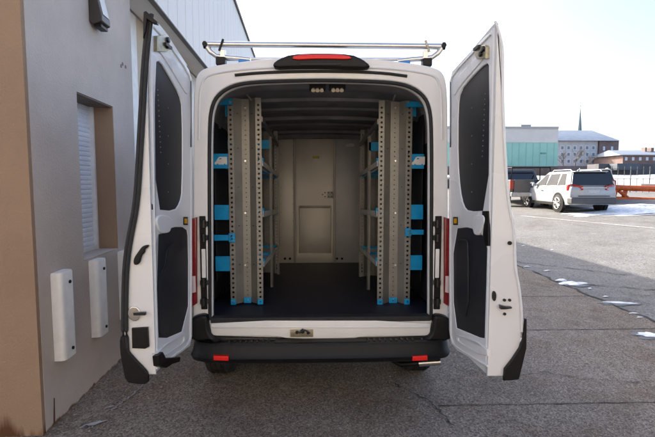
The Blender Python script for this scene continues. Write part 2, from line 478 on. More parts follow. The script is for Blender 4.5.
# wear marks on the wall
CHIP = mat('chip', (.20, .16, .14), .9, var=.2)
bm = BM()
for q in ((122.5, 64), (125.5, 67), (121, 66)):
    bm = BM(); u, v = wall_hit(*q); plate(bm, [circ(u, v, .018, 7)], .003, on_wall(.003)); obj('wall_chip', bm, CHIP, bld)
bm = BM()
c = wall_hit(54, 430)
for q0, q1 in (((54, 398), (54, 424)),):
    a = wall_hit(*q0); b = wall_hit(*q1)
    plate(bm, [[(a[0]-.004, a[1]), (a[0]+.004, a[1]), (b[0]+.012, b[1]), (b[0]-.008, b[1])]], .003, on_wall(.003))
obj('rust_streak', bm, mat('rust', (.11, .045, .015), .9, var=.4, vscale=20), bld)

# wall guards
g0 = None
GL = ['nearest white vertical wall guard, low beside the building corner', 'white vertical wall guard under the near side of the shutter window', 'white vertical wall guard half hidden by the open van door']
for i, (a, t, b) in enumerate((((48.0), 273.5, 363), (86.2, 261, 338.5), (115.2, 252, 320))):
    s0, z1 = wall_hit(a + 2, t); _, z0 = wall_hit(a + 4, b)
    if i == 0:
        g0 = empty('wall_guard', W(s0, 0, z0)); hgt = z1 - z0
        loops = []
        def sec(z, sc=1):
            return [W(s0 + .085 + math.copysign(abs(math.cos(t))**.38, math.cos(t))*.088*sc, .002 + max(0, math.sin(t))**.42*.075*sc, z) for t in [math.pi*k/18 for k in range(19)]] 
        bm = BM(); loft(bm, [sec(z0), sec(z1 - .012), sec(z1, .93)])
        obj('guard_body', bm, WHITEP, g0, smooth=40)
        for zz in (z0 + .06, z1 - .08):
            bm = BM()
            q = W(s0 + .10, .070, zz); tube(bm, [q, q + WN*.016], .012, 10)
            obj('bolt', bm, BLACKP, g0)
        tag(g0, GL[0], 'wall guard', 'white guards on the wall')
        kids = list(g0.children)
    else:
        o = g0.copy(); COL.objects.link(o); o.location = W(s0, 0, z0)
        o.scale = (1, 1, (z1 - z0) / hgt)
        for ch in kids:
            c = ch.copy(); COL.objects.link(c); c.parent = o
        tag(o, GL[i], 'wall guard', 'white guards on the wall')

# wall lamp
s0, z0 = wall_hit(89.0, 24); s1 = s0 + .17; z1 = z0 + .33
lamp = empty('wall_lamp', W((s0+s1)/2, 0, z0))
tag(lamp, 'dark bronze wedge shaped lamp high on the building wall', 'lamp')
BRZ = mat('bronze_housing', (.045, .036, .032), .4, var=.2, vscale=10)
bm = BM(); pr = [(0, z0 + .02), (.03, z0), (.105, z0 + .03), (.105, z0 + .07), (.05, z1), (0, z1)]
loft(bm, [[W(s0, n, z) for n, z in pr], [W(s0 + .17, n, z) for n, z in pr]])
obj('housing', bm, BRZ, lamp, bevel=.008)
bm = BM(); pr = [(.102, z0 + .09), (.106, z0 + .09), (.058, z1 - .02), (.052, z1 - .02)]
loft(bm, [[W(s0 + .03, n, z) for n, z in pr], [W(s0 + .145, n, z) for n, z in pr]])
obj('lens', bm, mat('frosted', (.45, .45, .44), .25, var=.1), lamp)
bm = BM(); box(bm, (s0 + .02, .03, z0 - .014), (s0 + .15, .09, z0 + .012), lambda v: W(v.x, v.y, v.z))
obj('bottom_trim', bm, BLACKP, lamp, bevel=.004)

# ------------------------------------------------------------------ the van
Y0 = 3.03
SH = .0458
XC = hity(320.5, 300, Y0).x
ZF = hity(320, 320, Y0).z
van = empty('cargo_van', (XC, Y0, 0))
tag(van, 'white high roof cargo van backed in with both rear doors wide open', 'van')
def sh(v):  # rake of the van floor: it drops towards the front
    return Vector((v[0], v[1], v[2] - SH * (v[1] - Y0)))

# rear frame with the opening
half_out = [(193, 338), (193, 300), (193, 130), (193.3, 100), (194.5, 83), (197, 74), (203, 68.5), (219, 64.5), (246, 61), (272, 58), (320.5, 55.5)]
def mirror(L, c=320.5): return L + [(2*c - a, b) for a, b in L[::-1] if abs(a - c) > .1]
half_open = [(208.5, 320), (208.3, 250), (207.8, 180), (208, 130), (209.2, 110), (214.5, 95.5), (228, 85.5), (246, 81), (275, 79.5), (320.5, 78.5)]
out_px = mirror(half_out); open_px = mirror(half_open)
def soft(L, keep_first=True):   # round the loop but keep the two bottom corners
    m = chaikin(L, 2, closed=False); return m
OUT = soft(pxl(out_px, Y0)); OPEN = soft(pxl(open_px, Y0))
bm = BM(); plate(bm, [OUT, OPEN], .07, on_y(Y0), bevel=.012, res=3)
obj('rear_frame', bm, FRAMEW, van, smooth=50)
lip = soft(pxl(mirror([(211.5, 319.5), (211.2, 250), (211, 180), (211, 130), (212.3, 112), (217, 98), (229.5, 88.3), (246, 84), (275, 82.3), (320.5, 81.3)]), Y0))
bm = BM(); plate(bm, [[(x, z) for x, z in OPEN], lip], .03, on_y(Y0 + .045), bevel=.004)
obj('inner_lip', bm, FRAMEW, van, smooth=50)
# weather seal
sl = soft(pxl(mirror([(209.6, 320), (209.4, 250), (209, 180), (209.3, 130), (210.5, 111), (215.5, 97), (228.8, 86.8), (246, 82.5), (275, 81), (320.5, 80)]), Y0))
bm = BM(); tube(bm, [(x, Y0 + .008, z) for x, z in sl], .0125, 8)
obj('door_seal', bm, RUBBER, van)
# drip strip above the doors
ds = chaikin(pxl([(235, 75.3), (262, 72.6), (320.5, 71.2), (379, 72.6), (407, 76.3)], Y0), 2, closed=False)
bm = BM(); tube(bm, [(x, Y0 - .004, z) for x, z in ds], .010, 8); obj('drip_strip', bm, RUBBER, van)
# raised roof-edge rim outside the doors
rim = soft(pxl(mirror([(199, 140), (199.5, 100), (201, 86), (204.5, 78), (211, 74.3), (232, 70.5), (262, 67.8), (320.5, 66.2)]), Y0))
bm = BM(); tube(bm, [(x, Y0 + .001, z) for x, z in rim], .009, 8); obj('roof_rim', bm, WHITE, van)
# outer shell
zlow = OUT[0][1]
def shell_sec(Y, kx, kz, dz=0):
    return [(XC + (x - XC) * kx, Y, zlow + (z - zlow) * kz + dz) for x, z in OUT]
bm = BM()
secs = [(Y0 + .02, 1, 1), (Y0 + .12, 1.02, 1.002), (Y0 + .5, 1.07, 1.005), (Y0 + 1.2, 1.11, 1.008), (Y0 + 3.4, 1.11, 1.0), (Y0 + 4.1, 1.09, .95), (Y0 + 4.75, 1.05, .56), (Y0 + 5.3, .98, .46), (Y0 + 5.5, .88, .30)]
loft(bm, [[tuple(sh(q)) for q in shell_sec(*s_)] for s_ in secs], closed=True, caps=False)
r = shell_sec(*secs[-1]); bm.faces.new([bm.verts.new(tuple(sh(q))) for q in r])
obj('body_shell', bm, WHITE, van, smooth=50)
# side hinge channels (dark) with hinge blocks
for sd in (-1, 1):
    c = 320.5
    def mx(a): return a if sd < 0 else 2*c - a
    A = hity(mx(199.5), 216, Y0); B = hity(mx(207.6), 309, Y0)
    x0, x1 = sorted((A.x, B.x))
    bm = BM(); box(bm, (x0, Y0 - .012, B.z), (x1, Y0 + .02, A.z)); ch = obj('hinge_channel', bm, BLACKP, van, bevel=.004)
    for yy in (224, 238, 283, 302):
        p = hity(mx(203.5), yy, Y0 - .03)
        bm = BM(); tube(bm, [(p.x, Y0 - .03, p.z - .028), (p.x, Y0 - .03, p.z + .028)], .017, 10)
        box(bm, (p.x - .025, Y0 - .028, p.z - .018), (p.x + .025, Y0 - .008, p.z + .018))
        obj('hinge', bm, BLACKS, ch, bevel=.003)
    p = hity(mx(203.3), 249, Y0 - .02); q = hity(mx(203.3), 278, Y0 - .02)
    bm = BM(); box(bm, (p.x - .014, Y0 - .022, q.z), (p.x + .014, Y0 - .013, p.z)); obj('striker_strip', bm, WHITEP, ch, bevel=.004)
    # tail light
    tl = pxl([(mx(189.2), 219), (mx(197.2), 217), (mx(197.4), 303), (mx(193), 306), (mx(188.5), 300)], Y0 - .01)
    bm = BM(); plate(bm, [tl], .05, on_y(Y0 - .03), bevel=.01, res=3); t = obj('tail_light', bm, REDL, van)
    tw = pxl([(mx(192), 276), (mx(195.5), 276), (mx(196), 292), (mx(192), 293)], Y0 - .03)
    bm = BM(); plate(bm, [tw], .006, on_y(Y0 - .034), bevel=.002); obj('reverse_lens', bm, mat('clear_lens', (.6, .5, .5), .2, var=.1), t)
    # lower corner trim
# cargo floor, walls, ceiling
x0, x1 = XC - .875, XC + .875
bm = BM(); box(bm, (x0, Y0 + .02, ZF - .05), (x1, 6.12, ZF), sh); obj('cargo_floor', bm, FLOORM, van)
bm = BM(); box(bm, (hity(211, 320, Y0).x, Y0 - .012, ZF - .012), (hity(430, 320, Y0).x, Y0 + .06, ZF + .024)); obj('sill_plate', bm, RUBBER, van, bevel=.004)
inner = [(XC + (x - XC) * 1.12, z + (.04 if z > 2 else 0)) for x, z in OPEN]
bm = BM()
loft(bm, [[(x, Y, z - SH*.55*(Y - Y0)) for x, z in inner] for Y in frange(Y0 + .085, 6.14, 3)], closed=False, caps=False)
split = obj('cargo_liner', bm, WALLD, van, smooth=50)
bm = BM()
ci = [(x, z) for x, z in inner if z > 2.02]
ci = [(x, z - .012) for x, z in ci]
loft(bm, [[(x, Y, z - SH*.55*(Y - Y0)) for x, z in ci] for Y in frange(Y0 + .09, 6.13, 3)], closed=False, caps=False)
obj('headliner', bm, LINER, van, smooth=50)
ca = [(x, z) for x, z in inner if z > 2.2]
for Y, wd, dp in ((3.38, .16, .012), (3.78, .07, .022), (4.22, .16, .018), (4.62, .05, .03), (5.1, .16, .02), (5.6, .06, .03), (5.95, .06, .05)):
    bm = BM(); lo = []
    for (x, z) in ca:
        zz = z - SH*.55*(Y - Y0) - .014
        lo.append([(x, Y - wd/2 - .03, zz), (x, Y - wd/2, zz - dp), (x, Y + wd/2, zz - dp), (x, Y + wd/2 + .03, zz)])
    loft(bm, lo, closed=False, caps=False); obj('roof_bow', bm, LINER, van, smooth=30)
# ceiling lamps
for a in (317.5, 337.5):
    p = hity(a, 87.5, 3.18)
    bm = BM(); box(bm, (p.x - .058, 3.17, p.z - .012), (p.x + .058, 3.25, p.z + .05)); l = obj('cargo_lamp', bm, BLACKP, van, bevel=.006)
    for k in (-1, 0, 1):
        bm = BM(); q = Vector((p.x + k*.03, 3.185, p.z - .008)); tube(bm, [q, q + Vector((0, -.012, -.016))], [.013, .015], 10)
        obj('lens', bm, LENS, l)
# partition
YB = 6.06
def bpx(L): return pxl(L, YB)
def bsh(Y): return lambda u, v, w: Vector((u, Y - w, v))
bm = BM(); plate(bm, [bpx([(262, 263.5), (294, 263.5), (294, 138), (262, 138)])], .02, bsh(YB), bevel=.003)
bh = obj('bulkhead', bm, BULK, van)
bm = BM(); plate(bm, [bpx([(294.8, 263.5), (334.2, 263.5), (334.2, 138), (294.8, 138)]), bpx([(299, 253), (331, 253), (331, 206), (299, 206)])], .02, bsh(YB - .006), bevel=.003)
dr = obj('bulkhead_door', bm, BULK, van)
bm = BM(); plate(bm, [bpx([(299.2, 252.8), (330.8, 252.8), (330.8, 206.2), (299.2, 206.2)])], .012, bsh(YB - .003), bevel=.003)
obj('lower_panel', bm, BULK, dr)
bm = BM(); plate(bm, [bpx([(300, 208), (330, 208), (330, 205.6), (300, 205.6)])], .02, bsh(YB - .014), bevel=.004); obj('fold_rail', bm, GALV, dr)
bm = BM(); plate(bm, [bpx([(335, 263.5), (378, 263.5), (378, 138), (335, 138)])], .02, bsh(YB - .010), bevel=.003)
br = obj('bulkhead_side_panel', bm, BULKG, van)
bm = BM()
for a in (295, 334.6): 
    bm = BM(); q0 = hity(a, 263, YB - .02); q1 = hity(a, 139, YB - .02); box(bm, (q0.x - .014, YB - .03, q0.z), (q0.x + .014, YB - .008, q1.z)); obj('door_post', bm, GALVD, van, bevel=.004)
bm = BM()
plate(bm, [bpx([(250, 139), (392, 139), (392, 130), (250, 130)])], .02, bsh(YB - .03)); obj('bulkhead_header', bm, BLACKP, van)
bm = BM()
for k in range(5):
    p = hity(277 + k*20, 131, YB - .05); tube(bm, [(p.x, YB - .055, p.z), (p.x, YB - .045, p.z)], .014, 8)
p0 = hity(270, 131.5, YB - .04); p1 = hity(352, 131.5, YB - .04); box(bm, (p0.x, YB - .045, p0.z - .012), (p1.x, YB - .035, p0.z + .012))
obj('header_rail', bm, GALVD, van)
bm = BM(); plate(bm, [bpx([(312.5, 158.6), (319, 158.6), (319, 156), (312.5, 156)])], .002, bsh(YB - .010)); obj('warning_sticker', bm, YELLOW, dr)
bm = BM(); plate(bm, [bpx([(345, 146.5), (354, 146.5), (354, 144), (351, 143.2), (347, 144.3)])], .002, bsh(YB - .014)); obj('white_tag', bm, WHITEP, br)
bm = BM(); plate(bm, [bpx([(327.5, 198), (333.2, 198), (333.2, 191.5), (327.5, 191.5)])], .01, bsh(YB - .012), bevel=.003); lt = obj('latch_plate', bm, GALVD, dr)
bm = BM()
for q in ((325, 192.6), (325, 196.6), (328.5, 192.8), (331.5, 192.8), (328.5, 196.6), (331.5, 196.6), (322.5, 194.5)):
    bm = BM(); p = hity(*q, YB); tube(bm, [(p.x, YB - .026, p.z), (p.x, YB - .004, p.z)], .009, 8); obj('bolt', bm, BLACKS, dr)
bm = BM()
for q in ((285, 258.5), (290, 258.5), (337, 258.5), (342, 258.5)):
    bm = BM(); p = hity(*q, YB); tube(bm, [(p.x, YB - .013, p.z), (p.x, YB - .002, p.z)], .017, 10); obj('cable_hole', bm, HOLE, bh)
bm = BM()
for k in range(14):
    for a in (281, 293):
        p = hity(a, 146 + k*8.3, YB); tube(bm, [(p.x, YB - .006, p.z), (p.x, YB, p.z)], .006, 6)
    for a in (338, 357):
        p = hity(a, 146 + k*8.3, YB); tube(bm, [(p.x, YB - .017, p.z), (p.x, YB - .008, p.z)], .006, 6)
obj('rivet', bm, GALVD, bh)

# painted sill under the opening
bm = BM(); plate(bm, [chaikin(pxl([(211, 320), (211, 331), (213, 334.5), (219, 335.2), (277, 335.6), (289, 338), (352, 338), (364, 335.6), (422, 335.2), (428, 334.5), (430, 331), (430, 320)], Y0), 1)], .06, on_y(Y0 - .018), bevel=.008, res=3)
sill = obj('rear_sill', bm, FRAMEW, van)
bm = BM(); plate(bm, [pxl([(213, 327), (428, 327), (428, 325.6), (213, 325.6)], Y0)], .012, on_y(Y0 - .024), bevel=.004); obj('sill_crease', bm, FRAMEW, sill)
bm = BM(); plate(bm, [pxl([(290.5, 335.6), (313, 335.6), (313, 328.4), (290.5, 328.4)], Y0)], .012, on_y(Y0 - .028), bevel=.002); lp = obj('striker_plate', bm, PLATEM, sill)
bm = BM()
for a, b, rr in ((297, 332, .012), (302.5, 331, .016), (308, 332.5, .010)):
    p = hity(a, b, Y0 - .03); tube(bm, [(p.x, Y0 - .042, p.z), (p.x, Y0 - .026, p.z)], rr, 8)
tube(bm, [hity(299, 333, Y0 - .045), hity(305, 330, Y0 - .05), hity(310, 333, Y0 - .045)], .006, 6)
obj('striker', bm, BLACKS, lp)
# bumper
YBm = 2.885
zt_ = hity(320, 337.5, Y0).z; zb_ = hity(320, 365.5, YBm).z
xl, xr = hity(188.5, 345, YBm + .08).x, hity(452.5, 345, YBm + .08).x
plan = chaikin([(xl, 3.45), (xl, 3.02), (xl + .015, 2.955), (xl + .09, 2.905), (xl + .3, YBm), (XC, YBm - .01), (xr - .3, YBm), (xr - .09, 2.905), (xr - .015, 2.955), (xr, 3.02), (xr, 3.45), (xr - .1, 3.45), (xr - .1, 3.04), (xl + .1, 3.04), (xl + .1, 3.45)], 2)
bm = BM()
mid = zb_ + (zt_ - zb_) * .42
def plan_sec(z, ins):
    out = []
    for x, y in plan:
        out.append((XC + (x - XC) * (1 - ins*.6), y + (ins if y < 3.03 else 0), z))
    return out
zz0 = zb_
loft(bm, [plan_sec(zb_, .05), plan_sec(zb_ + .02, .015), plan_sec(mid - .01, 0), plan_sec(mid + .012, .018), plan_sec(zt_ - .025, .03), plan_sec(zt_ - .004, .045)])
bmp = obj('rear_bumper', bm, BLACKP, van, smooth=40)
bm = BM()   # ribbed tread on the step
for k in range(34):
    x = xl + .28 + k * (xr - xl - .56) / 33
    if abs(x - XC) < .33: continue
    bm = BM(); box(bm, (x - .006, 2.955, zt_ - .006), (x + .006, 3.005, zt_ + .003)); obj('tread_rib', bm, BLACKS, bmp)
for k in range(5):
    bm = BM(); box(bm, (XC - .32, 2.945 + k*.014, zt_ - .006), (XC + .32, 2.951 + k*.014, zt_ + .002)); obj('tread_rib', bm, BLACKS, bmp)

for sd in (-1, 1):   # corners that rise beside the sill
    def mx(a): return a if sd < 0 else 641 - a
    L = chaikin(pxl([(mx(189), 341), (mx(188.8), 326), (mx(191), 318), (mx(199), 314.5), (mx(207.5), 314), (mx(208.5), 322), (mx(209.5), 332), (mx(215), 337.5), (mx(225), 341)], Y0 - .03), 2)
    bm = BM(); plate(bm, [L], .14, on_y(Y0 - .055), bevel=.022, res=4); obj('bumper_corner', bm, BLACKP, bmp, smooth=50)
    rr = pxl([(mx(213.5), 360.2), (mx(228.5), 360.8), (mx(228.5), 356.4), (mx(213.5), 355.6)], YBm)
    bm = BM(); plate(bm, [rr], .03, on_y(YBm - .004), bevel=.004); obj('reflector', bm, REDR, bmp)
bm = BM()   # skirt between sill and step
plate(bm, [pxl([(212, 345), (429, 345), (429, 335.5), (364, 337.2), (352, 340), (289, 340), (277, 337.2), (212, 335.5)], Y0)], .05, on_y(Y0 - .026), bevel=.008); obj('bumper_skirt', bm, BLACKS, bmp)
bm = BM()
for a, b in ((217, 341), (263, 341.5), (325, 341.8), (378, 341.5), (422.5, 340)):
    bm = BM(); p = hity(a, b, Y0 - .05); tube(bm, [(p.x, Y0 - .045, p.z), (p.x, Y0 - .025, p.z)], .008, 8); obj('clip', bm, ALU, bmp)
# wheels
for sx in (-.87, .87):
    for yy in (Y0 + .89, Y0 + .89 + 3.3):
        cx = XC + sx; rad = .35
        bm = BM(); n = 40
        profr = [(-.105, .20), (-.118, .24), (-.118, .30), (-.10, .335), (-.075, .349)]
        for g in (-.045, 0, .045): profr += [(g - .016, .35), (g - .010, .341), (g + .010, .341), (g + .016, .35)]
        profr += [(.075, .349), (.10, .335), (.118, .30), (.118, .24), (.105, .20)]
        lo = []
        for k in range(n):
            t = 2*math.pi*k/n
            lo.append([(cx + a, yy + r_*math.cos(t), rad + r_*math.sin(t)) for a, r_ in profr])
        lo.append(lo[0]); loft(bm, lo, closed=False, caps=False)
        wh = obj('wheel', bm, TYRE, van, smooth=25)
        bm = BM(); tube(bm, [(cx - .09, yy, rad), (cx + .09, yy, rad)], [.2, .2], 24); obj('rim', bm, ALU, wh)
bm = BM(); tube(bm, [(XC - .75, Y0 + .89, .37), (XC - .1, Y0 + .89, .37), (XC, Y0 + .89, .38), (XC + .1, Y0 + .89, .37), (XC + .75, Y0 + .89, .37)], [.045, .05, .14, .05, .045], 12); obj('rear_axle', bm, BLACKP, van)
bm = BM(); box(bm, (XC - .78, Y0 + .1, .52), (XC + .78, Y0 + 4.6, .60)); obj('underbody', bm, BLACKP, van)
bm = BM(); e0 = hity(441, 361.5, 3.15); e1 = hity(398, 364.5, 3.25)
tube(bm, [e1 + Vector((-.12, .45, .03)), e1 + Vector((-.02, .06, .004)), e1 + Vector((.03, 0, 0)), e1.lerp(e0, .62)], .022, 14); ex = obj('exhaust_pipe', bm, BLACKP, van)
bm = BM(); tube(bm, [e1.lerp(e0, .5), e0], .026, 16); obj('exhaust_tip', bm, ALU, ex)

# high brake light
bl = chaikin(pxl([(272.5, 64), (279, 59), (291, 54.2), (320.5, 53.2), (351, 54.2), (362, 59), (370.5, 65.5), (368, 68.6), (350, 68.2), (320.5, 67.4), (292, 67.6), (275, 68.4)], Y0 - .05), 1)
bm = BM(); plate(bm, [bl], .16, on_y(Y0 - .06), bevel=.014, res=3); bk = obj('brake_light_housing', bm, BLACKP, van, smooth=50)
rl = chaikin(pxl([(292, 60.6), (294, 55.4), (320.5, 54.6), (348, 55.4), (353, 60.2), (320.5, 59)], Y0 - .06), 1)
bm = BM(); plate(bm, [rl], .02, on_y(Y0 - .074), bevel=.005); obj('red_lens', bm, REDR, bk)
bm = BM(); plate(bm, [pxl([(300, 65.2), (341, 65.2), (341, 63.6), (300, 63.6)], Y0 - .06)], .012, on_y(Y0 - .066), bevel=.003); obj('camera_bar', bm, BLACKS, bk)

# ------------------------------------------------------------------ rear doors
def door(side):
    L = side < 0
    if L:
        hp, fp = hity(191.5, 200, 3.01), hity(151, 200, 2.4)
    else:
        hp, fp = hity(449.5, 200, 3.01), hity(492, 200, 2.4)
    YH, YF = hp.y, fp.y
    def xin(Y): return fp.x + (hp.x - fp.x) * (Y - YF) / (YH - YF)
    n_ = Vector((hp.y - fp.y, -(hp.x - fp.x), 0)).normalized()
    def hitd(px, py, off=0):
        d = ray(px, py); o = Vector((fp.x + side*off, fp.y, 0)) - C0
        t = o.dot(n_) / d.dot(n_); p = C0 + d*t; return (p.y, p.z)
    def on_d(off): return lambda u, v, w: Vector((xin(u) + side*off - side*w, u, v))
    def dl(Lp, off=0): return [hitd(a, b, off) for a, b in Lp]
    # inner outline on the door plane
    if L:
        outline = [(151.0, 20), (165.5, 36.5), (178, 54), (189, 69), (192.5, 80), (192.5, 336), (190.5, 346), (184, 351), (150.5, 377), (148.5, 370)]
        # outer skin silhouette on the free edge (px,py) at Y = YF from top to bottom
        sil = [(146.5, 14.5), (143.5, 40), (141, 67), (138.5, 110), (136.5, 146), (134, 190), (131.5, 212), (127, 234), (123.5, 255), (122, 275), (121.3, 300), (121.3, 335), (123, 355), (127, 376)]
    else:
        outline = [(493.5, 27.5), (480, 41.5), (465, 57), (452, 71), (449, 82), (448.6, 330), (451, 344), (457, 351), (494.5, 375), (496, 366)]
        sil = [(498, 21.5), (503.5, 38), (505.6, 51), (505.2, 90), (507, 140), (509.5, 185), (512.5, 210), (516.5, 226), (517.5, 250), (518, 270), (521.5, 285), (524.2, 310), (524.6, 335), (522.5, 355), (518, 377)]
    OL = dl(outline)
    root = None
    silz = [(hity(a, b, YF).x, hity(a, b, YF).z) for a, b in sil]
    silz.sort(key=lambda q: q[1])
    zmin = silz[0][1]
    def xo(z):
        if z <= silz[0][1]: return silz[0][0]
        for (a, za), (b, zb) in zip(silz, silz[1:]):
            if za <= z <= zb: return a + (b - a)*(z - za)/(zb - za)
        return silz[-1][0]
    topF = silz[-1][1]
    # top line of the door as a function of Y
    tops = sorted([(y, z) for (y, z) in dl(outline[:5])])
    def ztop(Y):
        if Y <= tops[0][0]: return tops[0][1] + .02
        for (a, za), (b, zb) in zip(tops, tops[1:]):
            if a <= Y <= b: return za + (zb - za)*(Y - a)/(b - a) + .02
        return tops[-1][1]
    def zbot(Y): 
        t = sstep(YH - .12, YH, Y); return zmin + .02*0 + t*.06
    RD = .022
    lo = []; N = 30
    Ys = [YF, YF + .012] + frange(YF + .05, YH - .03, 12) + [YH]
    for Y in Ys:
        zt, zb = (topF if Y < YF + .02 else ztop(Y)), zbot(Y)
        ins = .010 if Y == YF else 0
        x_i = xin(Y) + side*(RD if Y > YF + .02 else .004)
        ring = [(x_i, Y, zb + ins), (x_i, Y, zt - ins)]
        for k in range(N + 1):
            z = zt - ins - (zt - zb - 2*ins)*k/N
            ring.append((xo(z) + (xin(Y) - xin(YF)) - side*ins - side*.0, Y, z))
        lo.append(ring)
    bm = BM(); loft(bm, lo)
    dr = obj('rear_door', bm, WHITE, van, smooth=40)
    dr['label'] = ('left' if L else 'right') + ' rear door swung open square to the van'
    if L:
        win_ = [(155.5, 63), (160.5, 61), (170, 77), (179.5, 94), (183, 108), (183, 190), (180.5, 203), (175, 211), (154.5, 209)]
        trim = [(154, 238), (167.5, 234.5), (171.5, 229.5), (185.5, 229.5), (187.5, 240), (187.5, 326), (152, 344), (149.5, 330), (149.5, 283), (154, 272)]
    else:
        win_ = [(489.2, 67), (486, 62.5), (472, 76.5), (460, 91), (457.5, 108), (457.3, 160), (459.5, 190), (463, 206), (468, 211.5), (488.6, 210.5)]
        trim = [(454, 231), (471.5, 229.5), (474.5, 236.5), (482.5, 236.5), (483.5, 246), (487.5, 248), (491, 259), (491.5, 337), (487, 338.6), (467, 329), (454.5, 324)]
    big = lambda P, k: [((a - sum(q[0] for q in P)/len(P))*k + sum(q[0] for q in P)/len(P), (b - sum(q[1] for q in P)/len(P))*k + sum(q[1] for q in P)/len(P)) for a, b in P]
    cl = lambda P, m: [(max(y, YF + m), z) for y, z in P]
    plo = [(max(y, YF + .016), z) for y, z in dl(outline)]
    bm = BM(); plate(bm, [plo, chaikin(cl(dl(win_), .045), 1), chaikin(cl(dl(big(trim, 1.05)), .045), 1)], RD, on_d(0), bevel=.008, res=3)
    obj('inner_panel', bm, WHITE, dr, smooth=50)
    bm = BM(); plate(bm, [cl(dl(big(win_, 1.01)), .038)], .012, on_d(.008), bevel=.002); wp = obj('window_cover', bm, TRIM, dr)
    bm = BM()
    for k in range(13):
        q = (157.5 + .25*k, 90 + k*5.2) if L else (485.5 - .25*k, 94 + k*5.2)
        y, z = hitd(*q, .008); plate(bm, [circ(y, z, .004, 8)], .003, on_d(.005))
        if k % 4 == 0:
            y, z = hitd((168 if L else 472) + (0), 108 + k*7, .008); plate(bm, [circ(y, z, .004, 8)], .003, on_d(.005))
    obj('rivet', bm, GALVD, dr)
    bm = BM(); plate(bm, [cl(dl(big(trim, 1.06)), .038)], .012, on_d(.004), bevel=.002); tp = obj('trim_panel', bm, TRIM, dr)
    # pocket moulding on the trim
    if L:
        pk = [(168, 252), (172, 245), (181, 244), (184, 252), (184, 318), (168, 326)]
        pk2 = [(155.5, 268), (164, 264), (164, 322), (153.5, 328), (153.5, 282)]
    else:
        pk = [(457, 255), (460, 247), (470, 246), (473, 254), (473, 320), (457, 315)]
        pk2 = [(477, 262), (486, 262), (487, 330), (477, 324)]
    if L: pk = [(154.5, 285), (158, 276), (166, 268), (168, 250), (172, 244), (182, 243), (182, 250), (174, 252), (171, 258), (171, 333), (153, 340), (151.5, 330)]
    else: pk = [(456, 240), (466, 239), (468, 246), (468, 318), (456, 313)]
    bm = BM(); plate(bm, [chaikin(cl(dl(pk, -.004), .05), 1)], .012, on_d(-.006), bevel=.005, res=3)
    obj('door_pocket', bm, TRIM, dr, smooth=50)
    # pressed ridges
    bm = BM()
    rg = dl([(154, 214), (171, 216), (169.5, 231), (166, 233.5), (157, 233)] if L else [(488, 214), (473.5, 215), (474.5, 233), (477, 235.5), (482, 235)])
    plate(bm, [chaikin(rg, 2)], .03, on_d(-.012), bevel=.009, res=3); obj('belt_pressing', bm, WHITE, dr, smooth=50); bm = BM()
    if L: r2 = [(155, 350), (185, 332), (187, 335), (186, 342), (157, 361)]
    else: r2 = [(488, 345.5), (457, 333.5), (455, 336), (456, 341), (488, 359.5)]
    plate(bm, [chaikin(dl(r2), 1), chaikin(dl(big(r2, .72)), 1)], .03, on_d(-.008), bevel=.007, res=3); obj('lower_pressing', bm, WHITE, dr, smooth=50); bm = BM()
    tpx = [(156, 50), (164, 45), (186, 77), (188.5, 92), (186, 95), (181, 87), (163, 57)] if L else [(487, 55), (480, 53), (455, 80), (452.5, 94), (455.5, 96), (460, 87), (482, 62)]
    plate(bm, [chaikin(dl(tpx), 1)], .025, on_d(-.006), bevel=.007, res=3)
    obj('upper_pressing', bm, WHITE, dr, smooth=50)
    # inner flange seal
    fl = chaikin([(y, z) for y, z in dl([(153, 27), (166, 41), (187.5, 72), (190.7, 84), (190.7, 336), (188, 344), (183, 348.5), (156, 368)] if L else [(491.5, 34), (480, 46), (454, 73.5), (450.8, 85), (450.6, 332), (453, 343), (458, 348), (488, 366)])], 1, closed=False)
    bm = BM(); tube(bm, [(xin(y) - side*.003, y, z) for y, z in fl], .006, 6); obj('flange', bm, WHITE, dr)
    # free edge: seal, handle, latch
    YE = YF - .002
    se = chaikin([(hity(a, b, YE).x - side*.004, hity(a, b, YE).z) for a, b in sil], 2, closed=False)
    bm = BM()
    if L:
        for s_in in (.008, .026): tube(bm, [(x - side*s_in, YE - .006, z) for x, z in se], .011, 8)
    else:
        tube(bm, [(x - side*.012, YE - .002, z) for x, z in se], .007, 8)
    obj('edge_seal', bm, RUBBER if L else WHITE, dr)
    def ep(Lp, dep, bev, m, name, out=.0, sm=1):
        bm = BM(); plate(bm, [chaikin(pxl(Lp, YE), sm) if sm else pxl(Lp, YE)], dep, on_y(YE - dep + .004 - out), bevel=bev, res=3); return obj(name, bm, m, dr, smooth=50)
    if L:
        ep([(134.5, 258), (140, 250), (143.5, 245.5), (149.5, 244.2), (149, 247), (145.5, 249), (146, 252), (142.5, 255), (141, 262), (138, 264.8), (134.5, 264)], .022, .007, BLACKP, 'handle', sm=2)
        lt_ = ep([(129, 309), (133, 305.5), (138.5, 307), (141, 312), (140, 319), (135, 321.5), (130, 318.5), (128, 313.5)], .014, .004, CHROME, 'latch', sm=2)
        bm = BM(); p = hity(134, 313.5, YE - .015); q = hity(146, 313.5, YE - .015); box(bm, (p.x, YE - .026, p.z - .008), (q.x, YE - .008, p.z + .008)); obj('latch_bolt', bm, BLACKS, dr, bevel=.002)
        ep([(132.5, 327.5), (148.5, 326.5), (149.5, 346), (146, 348), (133, 347.5)], .018, .004, BLACKP, 'latch_cover', sm=0)
        ep([(121.0, 336), (124.0, 336), (128.5, 349), (137, 359), (146, 368), (149.5, 373), (149.5, 383), (137, 382.5), (127, 381), (123.5, 364), (121.2, 350)], .022, .006, BLACKP, 'corner_cap', out=.002)
        ep([(145, 24), (145.5, 14), (148, 13), (159, 23.5), (159, 26), (154.5, 25), (149, 21), (147.5, 33), (145, 40)], .03, .005, BLACKP, 'top_cap', out=.004, sm=0)
        ll = [(153.5, 36), (164.5, 35), (166.5, 39), (166, 50), (163, 52), (153.5, 51.5)]
